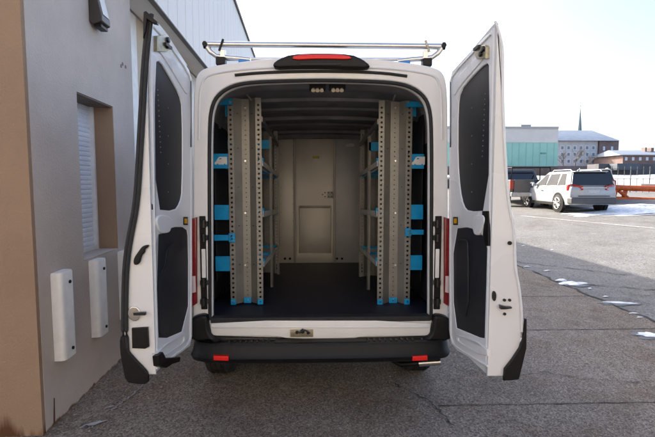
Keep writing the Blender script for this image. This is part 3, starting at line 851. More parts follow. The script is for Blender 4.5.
        st = [(183.2, 225), (187.6, 225), (187.6, 217), (183.2, 217)]; st2 = [(184.2, 223.5), (186.8, 223.5), (186.8, 218.5), (184.2, 218.5)]
        bb = [(154, 366), (153, 356), (158, 352), (161, 358), (176, 357), (175, 362), (168, 364), (162, 368)]
    else:
        lt_ = ep([(492, 292), (494, 290.5), (496, 293), (496, 299), (494, 301.5), (492, 299)], .01, .002, BLACKS, 'latch', sm=1)
        bm = BM()
        plate(bm, [pxl([(499, 308), (503, 308), (509.5, 307.2), (510, 305.8), (504.5, 305.5), (499, 304)], YE)], .03, on_y(YE - .03), bevel=.003)
        obj('latch_bolt', bm, BLACKS, dr)
        bm = BM()
        for q in ((504.3, 300), (509.5, 300), (504.5, 313.8)):
            p = hity(*q, YE); tube(bm, [(p.x, YE - .006, p.z), (p.x, YE + .002, p.z)], .0085, 8)
        obj('bolt', bm, BLACKS, dr)
        bm = BM(); p = hity(509.5, 243, YE); tube(bm, [(p.x, YE - .008, p.z), (p.x, YE + .002, p.z)], .011, 10); obj('plug', bm, BLACKP, dr)
        ep([(525.3, 318), (525, 347), (521, 364), (517.5, 378), (510, 379), (502.5, 379.3), (503.5, 368), (511, 358.5), (518.5, 347), (522.5, 333), (524, 318)], .022, .004, BLACKP, 'corner_cap', out=.002, sm=0)
        ll = [(478, 46.5), (488.5, 45), (489.5, 47), (489.3, 58.5), (480, 59), (478, 55)]
        st = [(453.3, 225), (458, 225), (458, 217), (453.3, 217)]; st2 = [(454.3, 223.5), (457, 223.5), (457, 218.5), (454.3, 218.5)]
        bb = None
    bm = BM(); plate(bm, [dl(ll)], .03, on_d(-.022), bevel=.003); tl = obj('top_latch', bm, PLATEM, dr)
    bm = BM()
    for q in (((163.5, 40), (163, 46)) if L else ((487.5, 49), (485, 54))):
        y, z = hitd(*q); plate(bm, [circ(y, z, .016, 10)], .02, on_d(-.034), bevel=.002)
    q0 = hitd(*((160, 43) if L else (479, 49))); q1 = hitd(*((166, 43) if L else (484, 48)))
    a, b = sorted((q0[0], q1[0])); plate(bm, [rect(a, q0[1] - .012, b, q0[1] + .004)], .02, on_d(-.036))
    obj('top_latch_claw', bm, BLACKS, dr)
    bm = BM(); plate(bm, [dl(st)], .004, on_d(-.002)); obj('sticker', bm, BLACKP, dr)
    bm = BM(); plate(bm, [dl(st2)], .003, on_d(-.004)); obj('sticker_face', bm, AMBER, dr)
    if bb:
        bm = BM(); plate(bm, [dl(bb)], .035, on_d(-.03), bevel=.005); obj('check_bracket', bm, BLACKP, dr)
    if not L:
        bm = BM(); plate(bm, [dl([(483, 211), (489, 211), (489, 246), (485.5, 246), (483.5, 236), (484.5, 226), (482.5, 222)])], .015, on_d(-.006), bevel=.003); obj('grab_strap', bm, BLACKP, dr)
    # door glass on the outer skin
    bm = BM(); rows = []
    for z in frange(1.62, 2.30, 8):
        rows.append([(xo(z) + (xin(Y) - xin(YF)) + side*.005, Y, z) for Y in (YF + .09, YH - .10)])
    loft(bm, rows, closed=False, caps=False); obj('door_glass', bm, GLASS, dr)
    return dr
door(-1); door(1)

# ------------------------------------------------------------------ ladder rack
rack = empty('ladder_rack', (XC, 3.2, 2.45))
tag(rack, 'silver tubular ladder rack clamped on the van roof', 'roof rack')
YR = 3.14
bm = BM(); a = hity(206, 44.3, YR); b = hity(442.5, 46.6, YR)
tube(bm, [a, b], .021, 16); obj('crossbar', bm, ALU, rack)
bm = BM(); a2 = hity(236, 59.3, 4.7); b2 = hity(399, 59.3, 4.7); a2.x -= .15; b2.x += .15
tube(bm, [a2, b2], .018, 12); obj('crossbar', bm, ALU, rack)
for sd in (-1, 1):
    c = 324.3
    def P(px, py, Y=YR): return hity(px if sd > 0 else 2*c - px, py - (1.2 if sd < 0 else 0), Y)
    bm = BM(); tube(bm, [P(442.5, 46.6), P(438, 53), P(432, 57.3), P(424, 58.6), P(411, 59.6), P(398, 61.0)], [.019, .018, .017, .018, .018, .016], 12)
    obj('end_bracket', bm, ALU, rack)
    bm = BM(); p = P(443, 46.3); tube(bm, [(p.x - sd*.004, YR - .004, p.z), (p.x + sd*.012, YR - .004, p.z)], .026, 14)
    tube(bm, [(p.x, YR - .030, p.z), (p.x, YR + .02, p.z)], .017, 12); obj('end_cap', bm, BLACKP, rack)
    bm = BM(); p = P(425.5, 48); q = P(425.5, 66)
    box(bm, (p.x - .020, YR - .02, q.z + .02), (p.x + .016, YR + .02, p.z - .02)); obj('upright', bm, ALU, rack, bevel=.006)
    bm = BM(); tube(bm, [P(425.5, 40.5, YR - .02), P(427, 45, YR - .022), P(429.5, 52, YR - .022)], .008, 8); obj('hook', bm, PLATEM if sd > 0 else BLACKP, rack)
    bm = BM(); q = P(427, 62); box(bm, (q.x - .035, YR - .035, q.z - .035), (q.x + .03, YR + .04, q.z + .02)); obj('clamp', bm, BLACKP, rack, bevel=.008)
    bm = BM(); tube(bm, [P(400, 63.2, YR - .02), P(410, 62.2, YR - .02)], .010, 10); obj('blue_sleeve', bm, mat('sleeve', (.05, .25, .62), .4, var=.1), rack)
    bm = BM(); p = P(425.5, 62); q = hity(395 if sd > 0 else 241, 60, 4.7)
    q.x = p.x; tube(bm, [(p.x, YR + .03, p.z - .015), (p.x, 4.9, p.z - .015)], .016, 10); obj('side_rail', bm, ALU, rack)

# ------------------------------------------------------------------ shelving units
YS = 3.5
def shelving(side):
    L = side < 0
    if L: e = [229, 234.6, 241.5, 249.2, 256.3, 262.2]
    else: e = [378, 383.8, 391, 399.5, 405.2, 411.2]
    ybot, ytop = 304, (97.5 if L else 100.5)
    X = [hity(a, 200, YS).x for a in e]
    z0 = hity(e[0], ybot, YS).z; z1 = hity(e[0], ytop, YS).z
    rt = empty('shelving_unit', ((X[0] + X[-1]) / 2, YS, z0))
    tag(rt, ('tall grey steel shelving with blue ends along the left inside wall of the van, by the open door nearest the building' if L else 'tall grey steel shelving with blue ends along the right inside wall of the van, away from the building'), 'shelving', 'shelving racks inside the van')
    rt['label'] = 'grey steel shelving rack with blue ends along the van wall nearest the building' if L else 'grey steel shelving rack with blue ends along the van wall away from the building'
    bm = BM()
    D = .055
    pitch = (z1 - z0) / 43
    def flange(a, b):
        holes = [rect((a + b)/2 - .0078, z0 + .05 + k*pitch, (a + b)/2 + .0078, z0 + .05 + k*pitch + .0155) for k in range(41)]
        plate(bm, [rect(a, z0, b, z1)] + holes, .003, on_y(YS))
    flange(X[0], X[1]); flange(X[4], X[5])
    ch = [circ((X[2] + X[3])/2, z0 + .06 + k*pitch, .0042, 6) for k in range(41)]
    plate(bm, [rect(X[2], z0, X[3], z1)] + ch, .003, on_y(YS + D))
    for a, b, ya, yb in ((X[1], X[2], YS, YS + D), (X[3], X[4], YS + D, YS)):
        box(bm, (a, 0, z0), (b, 1, z1), lambda v, a=a, b=b, ya=ya, yb=yb: Vector((v.x, (ya if v.x == a else yb) + v.y*.003, v.z)))
    ep_ = obj('end_panel', bm, GALV, rt, smooth=20)
    fp_ = ep_.copy(); COL.objects.link(fp_); fp_.parent = rt
    dY = (5.05 if L else 4.85) + .01 - YS; fp_.location = (0, dY, -SH*dY)
    # return flanges and bolts
    bm = BM()
    for yy in (148, 187, 226, 265, 113) :
        for a, b in ((X[1], X[2]), (X[3], X[4])):
            z = hity(240, yy, YS).z; xm = (a + b)/2
            plate(bm, [rect(xm - .007, z - .002, xm + .007, z + .002)], .004, on_y(YS + D/2 - .004))
    obj('slot', bm, HOLE, rt)
    bm = BM()
    for yy in (161, 213, 265, 108):
        p = hity((e[2] + e[3])/2, yy, YS + D); tube(bm, [(p.x, YS + D - .008, p.z), (p.x, YS + D, p.z)], .008, 8)
    obj('bolt', bm, ALU, rt)
    # blue feet clips
    for a, b in ((X[0], X[1]), (X[2], X[3]), (X[4], X[5])):
        o = D - .006 if a == X[2] else 0
        bm = BM(); box(bm, (a + .001, YS + o - .012, z0 - .004), (b - .001, YS + o - .004, z0 + .042)); f_ = obj('foot_clip', bm, BLUE, rt, bevel=.003)
        bm = BM(); p = Vector(((a + b)/2, YS + o - .012, z0 + .02)); tube(bm, [p, p + Vector((.004, -.006, .006))], .006, 8); obj('screw', bm, ALU, f_)
    # shelves
    wall_x = (XC - .84) if L else (XC + .84)
    inner_x = X[-1] if L else X[0]
    aisle = inner_x - side * .0
    YE_ = 5.05 if L else 4.85
    sx = sorted((wall_x, aisle))
    for k, (ya, yb) in enumerate(((153.5, 168.5), (205, 220), (256.5, 271.5))):
        zt = hity(220, ya, YS).z; zb = hity(220, yb, YS).z
        tray = BM(); zs_ = zt - .055
        box(tray, (sx[0], YS + .075, zs_ - .004), (sx[1], YE_, zs_), sh)
        lipx = aisle
        box(tray, (lipx - .003, YS + .05, zs_ - .018), (lipx + .003, YE_, zs_ + .026), sh)
        box(tray, (lipx + side*.025 - .004, YS + .075, zs_ - .032), (lipx + side*.025 + .004, YE_, zs_ - .02), sh)
        t_ = obj('shelf', tray, SHELFM, rt)
        cap = BM(); a, b = (wall_x, X[0] + .004) if L else (X[5] - .004, wall_x)
        box(cap, (min(a, b), YS + .008, zb), (max(a, b), YS + .02, zt)); c_ = obj('end_cap', cap, BLUE, t_, bevel=.003)
        cap = BM(); box(cap, (aisle - .03 if L else aisle - .004, YS + .075, zb + .03), (aisle + .004 if L else aisle + .03, YS + .11, zt - .03)); obj('end_stop', cap, BLUE, t_)
        for yy in (YS + .75, YE_ - .03):
            cap = BM(); box(cap, (sx[0], yy, zs_ - .03), (sx[1] - .004 if L else sx[1], yy + .012, zs_ + .022), sh); obj('divider', cap, BLUE, t_)
        if k == 0:   # van emblem on the top end cap
            u0 = hity(214.5 if L else 412, 166, YS).x; u1 = hity(227 if L else 425, 166, YS).x
            w = u1 - u0; zc = hity(220, 164.5, YS).z
            em = [(0, .0), (0, .16), (.12, .26), (.30, .55), (.42, .62), (1., .62), (1., .0), (.86, .0), (.84, .08), (.76, .08), (.74, 0), (.3, 0), (.28, .08), (.2, .08), (.18, 0)]
            bm = BM(); plate(bm, [[(u0 + q*w, zc + r_*w) for q, r_ in em], [(u0 + q*w, zc + r_*w) for q, r_ in ((.33, .42), (.42, .52), (.55, .52), (.55, .42))]], .002, on_y(YS + .006))
            obj('van_emblem', bm, WHITEP, c_)
    bm = BM(); box(bm, (sx[0], YS + .60, z1 - .30), (sx[1], YS + .612, z1 - .22), sh); obj('top_divider', bm, BLUE, rt)
    bm = BM(); box(bm, (aisle - .008, YS + .02, z1 - .16), (aisle + .008, YE_, z1 - .12), sh); obj('top_rail', bm, GALVD, rt)
    # strap brackets
    zt, zb = hity(220, 234.6, YS).z, hity(220, 240.4, YS).z
    bm = BM(); a, b = (wall_x, hity(235.6, 237, YS).x) if L else (hity(404.5, 233, YS).x, wall_x)
    if not L: zt, zb = hity(420, 229.4, YS).z, hity(420, 234.4, YS).z
    box(bm, (min(a, b), YS - .022, zb), (max(a, b), YS - .008, zt))
    box(bm, ((b - .05) if L else a, YS - .028, zb - .012), (b if L else a + .05, YS - .010, zt + .012))
    st = obj('tie_bracket', bm, BLUE, rt, bevel=.003)
    bm = BM()
    for dz in (.012, -.012):
        p = Vector(((b - .028) if L else a + .028, YS - .03, (zt + zb)/2 + dz)); tube(bm, [p, p + Vector((.01, -.006, .01))], .007, 8)
    obj('screw', bm, ALU, st)
    pts = ((216.5, 98.5), (232.5, 105)) if L else ((406, 101.5), (425, 107.2))
    p, q = hity(*pts[0], YS - .015), hity(*pts[1], YS - .015)
    bm = BM(); box(bm, (p.x, YS - .022, q.z), (q.x, YS - .006, p.z))
    if L: a, b = hity(224, 104, YS), hity(228.5, 116, YS)
    else: a, b = hity(411, 104, YS), hity(417, 116, YS)
    box(bm, (a.x, YS + .03, b.z), (b.x, YS + .045, a.z + .02))
    tb = obj('top_bracket', bm, BLUE, rt, bevel=.003)
    bm = BM(); p = hity(230 if L else 408.5, 102, YS - .03); tube(bm, [(p.x, YS - .03, p.z), (p.x, YS - .02, p.z)], .01, 8); obj('screw', bm, ALU, tb)
    bm = BM(); p = hity(246 if L else 396, 93, YS + .03); q = hity(252 if L else 393.5, 101, YS + .03)
    tube(bm, [p + Vector((0, .05, .02)), p, q], .008, 8); obj('roof_tie', bm, ALU, rt)
    # aisle uprights
    for yy in ((4.27, YE_) if L else (4.1, YE_)):
        bm = BM(); zt_u = z1 - .11
        holes = [rect(yy + .012, z0 + .1 + k*.038, yy + .026, z0 + .1 + k*.038 + .014) for k in range(36)]
        plate(bm, [rect(yy, z0 - .03, yy + .034, zt_u)] + holes, .003, lambda u, v, w: Vector((aisle - side*.006 + side*w, u, v - SH*(u - YS))))
        box(bm, (aisle - .002 if not L else aisle - .018, yy, z0 - .03), (aisle + .018 if not L else aisle + .002, yy + .003, zt_u), sh)
        obj('upright', bm, GALV, rt)
        bm = BM(); box(bm, (aisle + side*.30 if L else aisle, yy - .004, z0 - .035), (aisle + .01 if L else aisle + side*.30, yy - .001, z0 + .0), sh); obj('foot_bar', bm, BLUE, rt)
    # top side panel against the wall
    bm = BM(); box(bm, (wall_x + (-.004 if L else .001), YS + .06, z0 + .2), (wall_x + (-.001 if L else .004), YE_, z1), sh); obj('back_panel', bm, WALLD, rt)
shelving(-1); shelving(1)

# ------------------------------------------------------------------ parked vehicles
def cbox(bm, x0, y0, z0, x1, y1, z1): return box(bm, (x0, y0, z0), (x1, y1, z1))
def quad_panel(bm, c, t=.012):
    """thin glass pane from four corners (outer side given by order)"""
    c = [Vector(q) for q in c]; n = (c[1]-c[0]).cross(c[2]-c[0]).normalized()
    a = [bm.verts.new(q + n*t*.4) for q in c]; b = [bm.verts.new(q - n*t) for q in c]
    bm.faces.new(a); bm.faces.new(b[::-1])
    for k in range(4): bm.faces.new((a[k], b[k], b[(k+1)%4], a[(k+1)%4]))
def wheel(root, x, y, r=.36, w=.22, rimm=ALU):
    bm = BM(); tube(bm, [(x - w/2, y, r), (x - w/2 + .02, y, r), (x + w/2 - .02, y, r), (x + w/2, y, r)], [r - .03, r, r, r - .03], 28)
    wh = obj('wheel', bm, TYRE, root, local=True)
    s = -1 if x < 0 else 1
    bm = BM(); xo_ = x + s*w/2
    tube(bm, [(xo_ - s*.03, y, r), (xo_ + s*.004, y, r)], [r*.66, r*.66], 24, cap=True)
    obj('rim', bm, BLACKS, wh, local=True)
    bm = BM()
    for k in range(5):
        t = 2*math.pi*k/5
        d = Vector((0, math.cos(t), math.sin(t))); e = Vector((0, -math.sin(t), math.cos(t)))
        for q in (-.10, .10):
            tube(bm, [Vector((xo_ + s*.012, y, r)) + d*.03, Vector((xo_ + s*.012, y, r)) + d*r*.64 + e*q*.6], [.030, .024], 6)
    n = 24
    tube(bm, [(xo_ + s*.008, y + r*.65*math.cos(2*math.pi*k/n), r + r*.65*math.sin(2*math.pi*k/n)) for k in range(n + 1)], .018, 6, cap=False)
    tube(bm, [(xo_, y, r), (xo_ + s*.025, y, r)], .055, 12)
    obj('spokes', bm, rimm, wh, local=True)

def suv(loc, rz, paint, label, group=None):
    rt = empty('parked_car', loc, rz); tag(rt, label, 'car', group)
    # lower body lofted rear -> front ; ring half profile
    def ring(y, zb, zm, zt, wb, wm, wt):
        h = [(wb, zb), (wm, zm), (wm - .005, (zm + zt)/2), (wt, zt)]
        return [(-a, y, b) for a, b in h] + [(a, y, b) for a, b in h[::-1]]
    bm = BM()
    st = [(.0, .52, .70, .95, .74, .80, .76), (.05, .34, .66, 1.04, .82, .90, .86), (.35, .30, .66, 1.08, .86, .925, .90), (1.1, .28, .62, 1.07, .88, .925, .91), (2.6, .28, .60, 1.03, .88, .925, .91), (3.5, .28, .62, 1.00, .88, .925, .88), (4.2, .30, .62, .93, .86, .92, .82), (4.55, .34, .60, .84, .80, .88, .74), (4.72, .42, .58, .74, .66, .76, .62)]
    loft(bm, [ring(*q) for q in st])
    body = obj('body', bm, paint, rt, local=True, smooth=40, bevel=.03, seg=3)
    # greenhouse
    B = [(-.89, .10, 1.03), (.89, .10, 1.03), (.87, 3.55, .98), (-.87, 3.55, .98)]
    M_ = [(-.772, .30, 1.42), (.772, .30, 1.42), (.735, 2.93, 1.36), (-.735, 2.93, 1.36)]
    T = [(-.69, .38, 1.67), (.69, .38, 1.67), (.62, 2.35, 1.69), (-.62, 2.35, 1.69)]
    bm = BM(); loft(bm, [B, M_, T]); obj('cabin', bm, paint, rt, local=True, smooth=30, bevel=.05, seg=3)
    def lerp(a, b, t): return Vector(a)*(1-t) + Vector(b)*t
    bm = BM()
    def off(v, d): return Vector(v) + Vector(d)
    # rear window
    quad_panel(bm, [(-.83, .09, 1.12), (.83, .09, 1.12), (.68, .31, 1.61), (-.68, .31, 1.61)], .03); obj('rear_window', bm, GLASS, rt, local=True)
    for s in (-1, 1):
        for ya, yb, za in ((.55, 1.12, .1), (1.2, 2.08, 0), (2.16, 3.05, 0)):
            def xb(y, z):
                bb_ = .89 - .02*(y - .1)/3.45; tt_ = .69 - .07*max(0, min(1, (y - .38)/1.97)); t_ = (z - 1.03)/.64
                return s*(bb_*(1 - t_) + tt_*t_ + .012)
            fr_ = yb > 2.9
            q4 = [(ya, 1.11), (yb, 1.10), (yb - (.62 if fr_ else .06), 1.58), (ya + (.16 if za else .03), 1.58)]
            c = [Vector((xb(y, z), y, z)) for y, z in q4]
            if s < 0: c = c[::-1]
            bm = BM(); quad_panel(bm, c); obj('side_window', bm, SIDEG, rt, local=True)
    bm = BM(); quad_panel(bm, [(.74, 3.45, 1.08), (-.74, 3.45, 1.08), (-.58, 2.56, 1.60), (.58, 2.56, 1.60)]); obj('windscreen', bm, GLASS, rt, local=True)
    # spoiler, rails, lights
    bm = BM(); cbox(bm, -.66, .20, 1.63, .66, .50, 1.675); obj('spoiler', bm, paint, rt, local=True, bevel=.02)
    for s in (-1, 1):
        bm = BM(); tube(bm, [(s*.60, .55, 1.68), (s*.60, .65, 1.735), (s*.58, 2.0, 1.75), (s*.57, 2.15, 1.69)], .018, 8); obj('roof_rail', bm, ALU, rt, local=True)
        bm = BM(); L_ = [(s*.44, .92), (s*.82, .85), (s*.935, .90), (s*.935, 1.12), (s*.84, 1.16), (s*.44, 1.07)]
        plate(bm, [L_], .10, lambda u, v, w: Vector((u, .03 - w - .05 + (abs(u) - .5)*.16 + max(0, abs(u) - .8)*1.2, v)), bevel=.015); obj('tail_light', bm, REDT, rt, local=True)
        bm = BM(); q = [(s*.93, 2.95, 1.10), (s*1.06, 2.92, 1.11)]; cbox(bm, min(s*.90, s*1.08), 2.90, 1.06, max(s*.90, s*1.08), 3.02, 1.18); obj('mirror', bm, paint, rt, local=True, bevel=.03)
        bm = BM(); tube(bm, [(s*.55, -.02, .40), (s*.55, .1, .40)], .04, 10); obj('exhaust_tip', bm, CHROME, rt, local=True)
        for yy in (.95, 3.75):
            bm = BM(); tube(bm, [(s*.80, yy, .38), (s*.932, yy, .38)], .43, 28); obj('wheel_arch', bm, BLACKP, rt, local=True)
        bm = BM(); cbox(bm, min(s*.86, s*.938), 1.35, .27, max(s*.86, s*.938), 3.35, .40); obj('side_skirt', bm, BLACKP, rt, local=True, bevel=.02)
        bm = BM()
        for yy in (1.32, 2.2):
            bm = BM(); cbox(bm, min(s*.925, s*.945), yy, .86, max(s*.925, s*.945), yy + .17, .89); obj('door_handle', bm, CHROME, rt, local=True)
        for yy in (.95, 3.75): wheel(rt, s*.84, yy)
    bm = BM(); cbox(bm, -.90, -.06, .36, .90, .30, .62); obj('rear_bumper', bm, mat('suv_bumper', (.06, .06, .065), .5, var=.1), rt, local=True, bevel=.05, seg=3)
    bm = BM(); cbox(bm, -.50, -.03, .985, .50, .02, 1.02); obj('trim_bar', bm, CHROME, rt, local=True, bevel=.008)
    bm = BM(); cbox(bm, -.22, -.012, .80, .22, .02, .93); obj('number_plate', bm, mat('plate_grey', (.45, .46, .48), .5, var=.2, vscale=30), rt, local=True)
    bm = BM(); cbox(bm, -.62, -.028, .665, .62, .0, .69); obj('bumper_groove', bm, BLACKP, rt, local=True)
    bm = BM(); tube(bm, [(-.05, .09, 1.12), (.30, .14, 1.22)], .010, 6); obj('rear_wiper', bm, BLACKP, rt, local=True)
    return rt
p = hitg(593, 213.2)
bear = math.atan2(p.x, p.y)
CARW = mat('car_white', (.33, .34, .355), .22, var=.04, coat=.5)
suv((p.x, p.y, G(p.x, p.y)), -bear + R(31), CARW, 'white sport utility car parked on the sunlit lot, seen from behind')
p2 = hitg(598, 200.5); p2y = 27.
p2 = hity(593, 190, 20.6); z = G(p2.x, p2.y)
suv((p2.x, p2.y, z - .0), -R(31), mat('car_cream', (.62, .60, .55), .3, var=.05), 'pale car mostly hidden behind the white sport utility car')

def pickup(loc, rz):
    rt = empty('pickup_truck', loc, rz); tag(rt, 'dark grey pickup truck parked beside the white car, half hidden by the van door', 'truck')
    PG = mat('truck_grey', (.05, .053, .058), .3, var=.1, coat=.4)
    bm = BM()
    for s in (-1, 1):
        cbox(bm, min(s*.84, s*.99), 0.05, .58, max(s*.84, s*.99), 2.0, 1.32)
    cbox(bm, -.84, .05, .58, .84, 2.0, .78); cbox(bm, -.84, 1.92, .78, .84, 2.0, 1.32)
    obj('bed', bm, PG, rt, local=True, bevel=.03)
    bm = BM(); cbox(bm, -.83, 0, .70, .83, .06, 1.32); tg = obj('tailgate', bm, PG, rt, local=True, bevel=.02)
    bm = BM(); cbox(bm, -.11, -.02, 1.12, .11, .01, 1.20); obj('tailgate_handle', bm, CHROME, tg, local=True, bevel=.01)
    bm = BM(); cbox(bm, -.98, 2.02, .55, .98, 4.1, 1.22); cbox(bm, -.97, 4.1, .55, .97, 5.5, 1.15); obj('body', bm, PG, rt, local=True, bevel=.06, seg=3)
    bm = BM(); loft(bm, [[(-.93, 2.05, 1.2), (.93, 2.05, 1.2), (.92, 4.2, 1.2), (-.92, 4.2, 1.2)], [(-.72, 2.25, 1.85), (.72, 2.25, 1.85), (.68, 3.5, 1.87), (-.68, 3.5, 1.87)]]); obj('cab', bm, PG, rt, local=True, bevel=.05, seg=3)
    bm = BM(); quad_panel(bm, [(-.74, 2.085, 1.32), (.74, 2.085, 1.32), (.62, 2.22, 1.76), (-.62, 2.22, 1.76)], .015); obj('rear_window', bm, GLASS, rt, local=True)
    for s in (-1, 1):
        for ya, yb in ((2.3, 2.95), (3.05, 3.9)):
            c = [(s*.91, ya, 1.27), (s*.91, yb, 1.27), (s*.755, yb - (.05 if yb < 3.5 else .45), 1.74), (s*.755, ya + .05, 1.74)]
            if s < 0: c = c[::-1]
            bm = BM(); quad_panel(bm, c, .015); obj('side_window', bm, SIDEG, rt, local=True)
        bm = BM(); cbox(bm, min(s*.84, s*1.0), -.015, .86, max(s*.84, s*1.0), .10, 1.30); obj('tail_light', bm, REDT, rt, local=True, bevel=.015)
        bm = BM(); tube(bm, [(s*.90, .3, 1.32), (s*.86, .3, 1.90), (s*.86, 1.8, 1.95), (s*.90, 1.9, 1.32)], .03, 8); obj('rack_frame', bm, BLACKP, rt, local=True)
        for yy in (1.05, 4.6):
            bm = BM(); tube(bm, [(s*.88, yy, .40), (s*1.0, yy, .40)], .46, 28); obj('wheel_arch', bm, BLACKP, rt, local=True)
        for yy in (1.05, 4.6): wheel(rt, s*.90, yy, .39, .25)
        bm = BM(); cbox(bm, min(s*.95, s*1.2), 3.75, 1.22, max(s*.95, s*1.2), 3.9, 1.42); obj('mirror', bm, BLACKP, rt, local=True, bevel=.03)
    bm = BM(); tube(bm, [(-.86, .3, 1.90), (.86, .3, 1.90)], .03, 8); obj('rack_bar', bm, BLACKP, rt, local=True); bm = BM(); tube(bm, [(-.86, 1.8, 1.95), (.86, 1.8, 1.95)], .03, 8); obj('rack_bar', bm, BLACKP, rt, local=True)
    bm = BM(); cbox(bm, -.98, -.22, .50, .98, .06, .72); obj('rear_bumper', bm, mat('dull_chrome', (.35, .35, .35), .35, .8, var=.15), rt, local=True, bevel=.04)
    bm = BM(); cbox(bm, -.16, -.235, .55, .16, -.20, .67); obj('number_plate', bm, WHITEP, rt, local=True)
    return rt
p = hitg(531.5, 207.3); bear = math.atan2(p.x, p.y)
pickup((p.x, p.y, G(p.x, p.y)), -bear + R(16))

# orange steel pipes / trailer frame at the right
ORG = mat('orange_paint', (.55, .11, .02), .5, var=.25, vscale=6)
p = hitg(615, 205); YT = 22.5
tr = empty('steel_barrier', hity(640, 203, YT)); tag(tr, 'orange steel boom frame of two long pipes lying on snow beside the white car', 'barrier')
bm = BM(); tube(bm, [hity(613, 187.5, YT), hity(700, 190.5, YT - 1)], .15, 14); obj('upper_pipe', bm, ORG, tr)
bm = BM(); tube(bm, [hity(612, 199.5, YT), hity(700, 202.5, YT - 1)], .17, 14); obj('lower_pipe', bm, ORG, tr)
bm = BM()
for a in (616, 626): tube(bm, [hity(a, 189, YT), hity(a - 3, 199, YT)], .11, 8)
tube(bm, [hity(619, 191, YT - .1), hity(628, 198, YT - .1)], .09, 8)
obj('brace', bm, ORG, tr)
bm = BM(); tube(bm, [hity(640, 185, YT + 1), hity(700, 186, YT + 1)], .08, 8); obj('rail', bm, mat('pale_rail', (.55, .40, .30), .5, var=.2), tr)

# ------------------------------------------------------------------ far background
def far_box(bm, pa, pb, D, depth, zbase=-.5):
    """box whose near face spans the two pixels at depth D"""
    a, b = hity(*pa, D), hity(*pb, D)
    box(bm, (min(a.x, b.x), D, zbase if zbase is not None else min(a.z, b.z)), (max(a.x, b.x), D + depth, max(a.z, b.z)))
    return a, b
gb = empty('green_building', hity(520, 175, 62)); tag(gb, 'low pale building with an aqua green band across its side', 'building')
def fb(name, m, pa, pb, D, dep, par, zb='px', bev=0):
    bm = BM(); a, b = hity(*pa, D), hity(*pb, D)
    box(bm, (min(a.x, b.x), D, min(a.z, b.z) if zb == 'px' else zb), (max(a.x, b.x), D + dep, max(a.z, b.z))); return obj(name, bm, m, par, bevel=bev)
fb('lower_wall', mat('brown_brick', (.16, .11, .09), .9, var=.25, vscale=1.5), (430, 180), (558.2, 166.2), 62, 9, gb, -1)
fb('green_band', mat('aqua_panel', (.25, .44, .365), .7, var=.08, vscale=.6), (430, 166.2), (558.4, 142.2), 61.9, 9, gb)
fb('upper_wall', mat('pale_panel', (.50, .47, .43), .8, var=.06, vscale=.6), (430, 142.2), (558.5, 128.2), 61.8, 9, gb)
fb('roof_edge', mat('cap_metal', (.30, .29, .29), .6, var=.1), (430, 128.2), (558.9, 126.6), 61.6, 9.4, gb)
fb('roof_vent', GALVD, (521, 127), (531, 124.6), 66, 1.5, gb)
fb('wall_sign', mat('sign_grey', (.12, .22, .22), .7, var=.1), (541, 154), (546, 152.6), 61.8, .08, gb)

JM = mat('joint_grey', (.225, .425, .35), .8, var=.1)
for k in range(7):
    px = 512 + k*7; fb('panel_joint', JM, (px, 166), (px + .35, 142.4), 61.86, .03, gb)
bb = empty('brick_building', hity(590, 165, 95)); tag(bb, 'three storey brick building with a slate roof in front of the steeple', 'building')
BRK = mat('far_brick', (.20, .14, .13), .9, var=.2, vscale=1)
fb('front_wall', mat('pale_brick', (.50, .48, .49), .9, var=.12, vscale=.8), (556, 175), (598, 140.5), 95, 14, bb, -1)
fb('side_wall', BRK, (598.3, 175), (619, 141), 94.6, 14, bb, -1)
bm = BM(); a, b = hity(555, 140.5, 94), hity(620.5, 140.5, 94)
zr = hity(580, 132.5, 104).z
loft(bm, [[(a.x, 94, a.z), (b.x, 94, a.z), (b.x, 110, a.z), (a.x, 110, a.z)], [(a.x + 2, 100, zr), (b.x - 2.6, 100, zr), (b.x - 2.6, 105, zr), (a.x + 2, 105, zr)]])
obj('roof', bm, mat('slate', (.20, .24, .30), .6, var=.12, vscale=1), bb)
WF = mat('far_window', (.62, .64, .68), .5, var=.1); WG = mat('far_glass', (.16, .18, .22), .2, var=.2)
for r_, yy in enumerate((145.5, 152, 159)):
    for k in range(6):
        px = 560.5 + k*6.2
        w_ = fb('window', WF, (px, yy + 4.4), (px + 4.0, yy), 94.96, .1, bb)
        fb('pane', WG, (px + .8, yy + 3.8), (px + 3.2, yy + .8), 94.9, .1, w_)
for yy in (146.5, 154):
    for px in (603, 611): 
        w_ = fb('window', WF, (px, yy + 4), (px + 2.2, yy), 94.56, .1, bb)
stp = empty('church_steeple', hity(579.5, 133, 150)); tag(stp, 'slender dark church steeple rising behind the brick building', 'steeple')
STM = mat('steeple_copper', (.13, .19, .21), .6, var=.15, vscale=1)
a = hity(579.3, 133, 150); tip = hity(579.3, 107.5, 150); wd = hity(581.4, 133, 150).x - a.x
bm = BM(); rings = []
for z, r_ in ((a.z - 1, wd*1.15), (a.z + 1.2, wd*.95), (tip.z - .4, .06), (tip.z, .03)):
    rings.append([(a.x + r_*math.cos(k*math.pi/4 + .39), 150 + r_*math.sin(k*math.pi/4 + .39), z) for k in range(8)])
loft(bm, rings); obj('spire', bm, STM, stp, smooth=20)
bm = BM(); box(bm, (a.x - wd*1.3, 150 - wd*1.3, 0), (a.x + wd*1.3, 150 + wd*1.3, a.z - 1)); obj('tower', bm, BRK, stp)
bm = BM(); box(bm, (a.x - .04, 149.96, tip.z), (a.x + .04, 150.04, tip.z + 1)); box(bm, (a.x - .25, 149.96, tip.z + .55), (a.x + .25, 150.04, tip.z + .65)); obj('cross', bm, STM, stp)

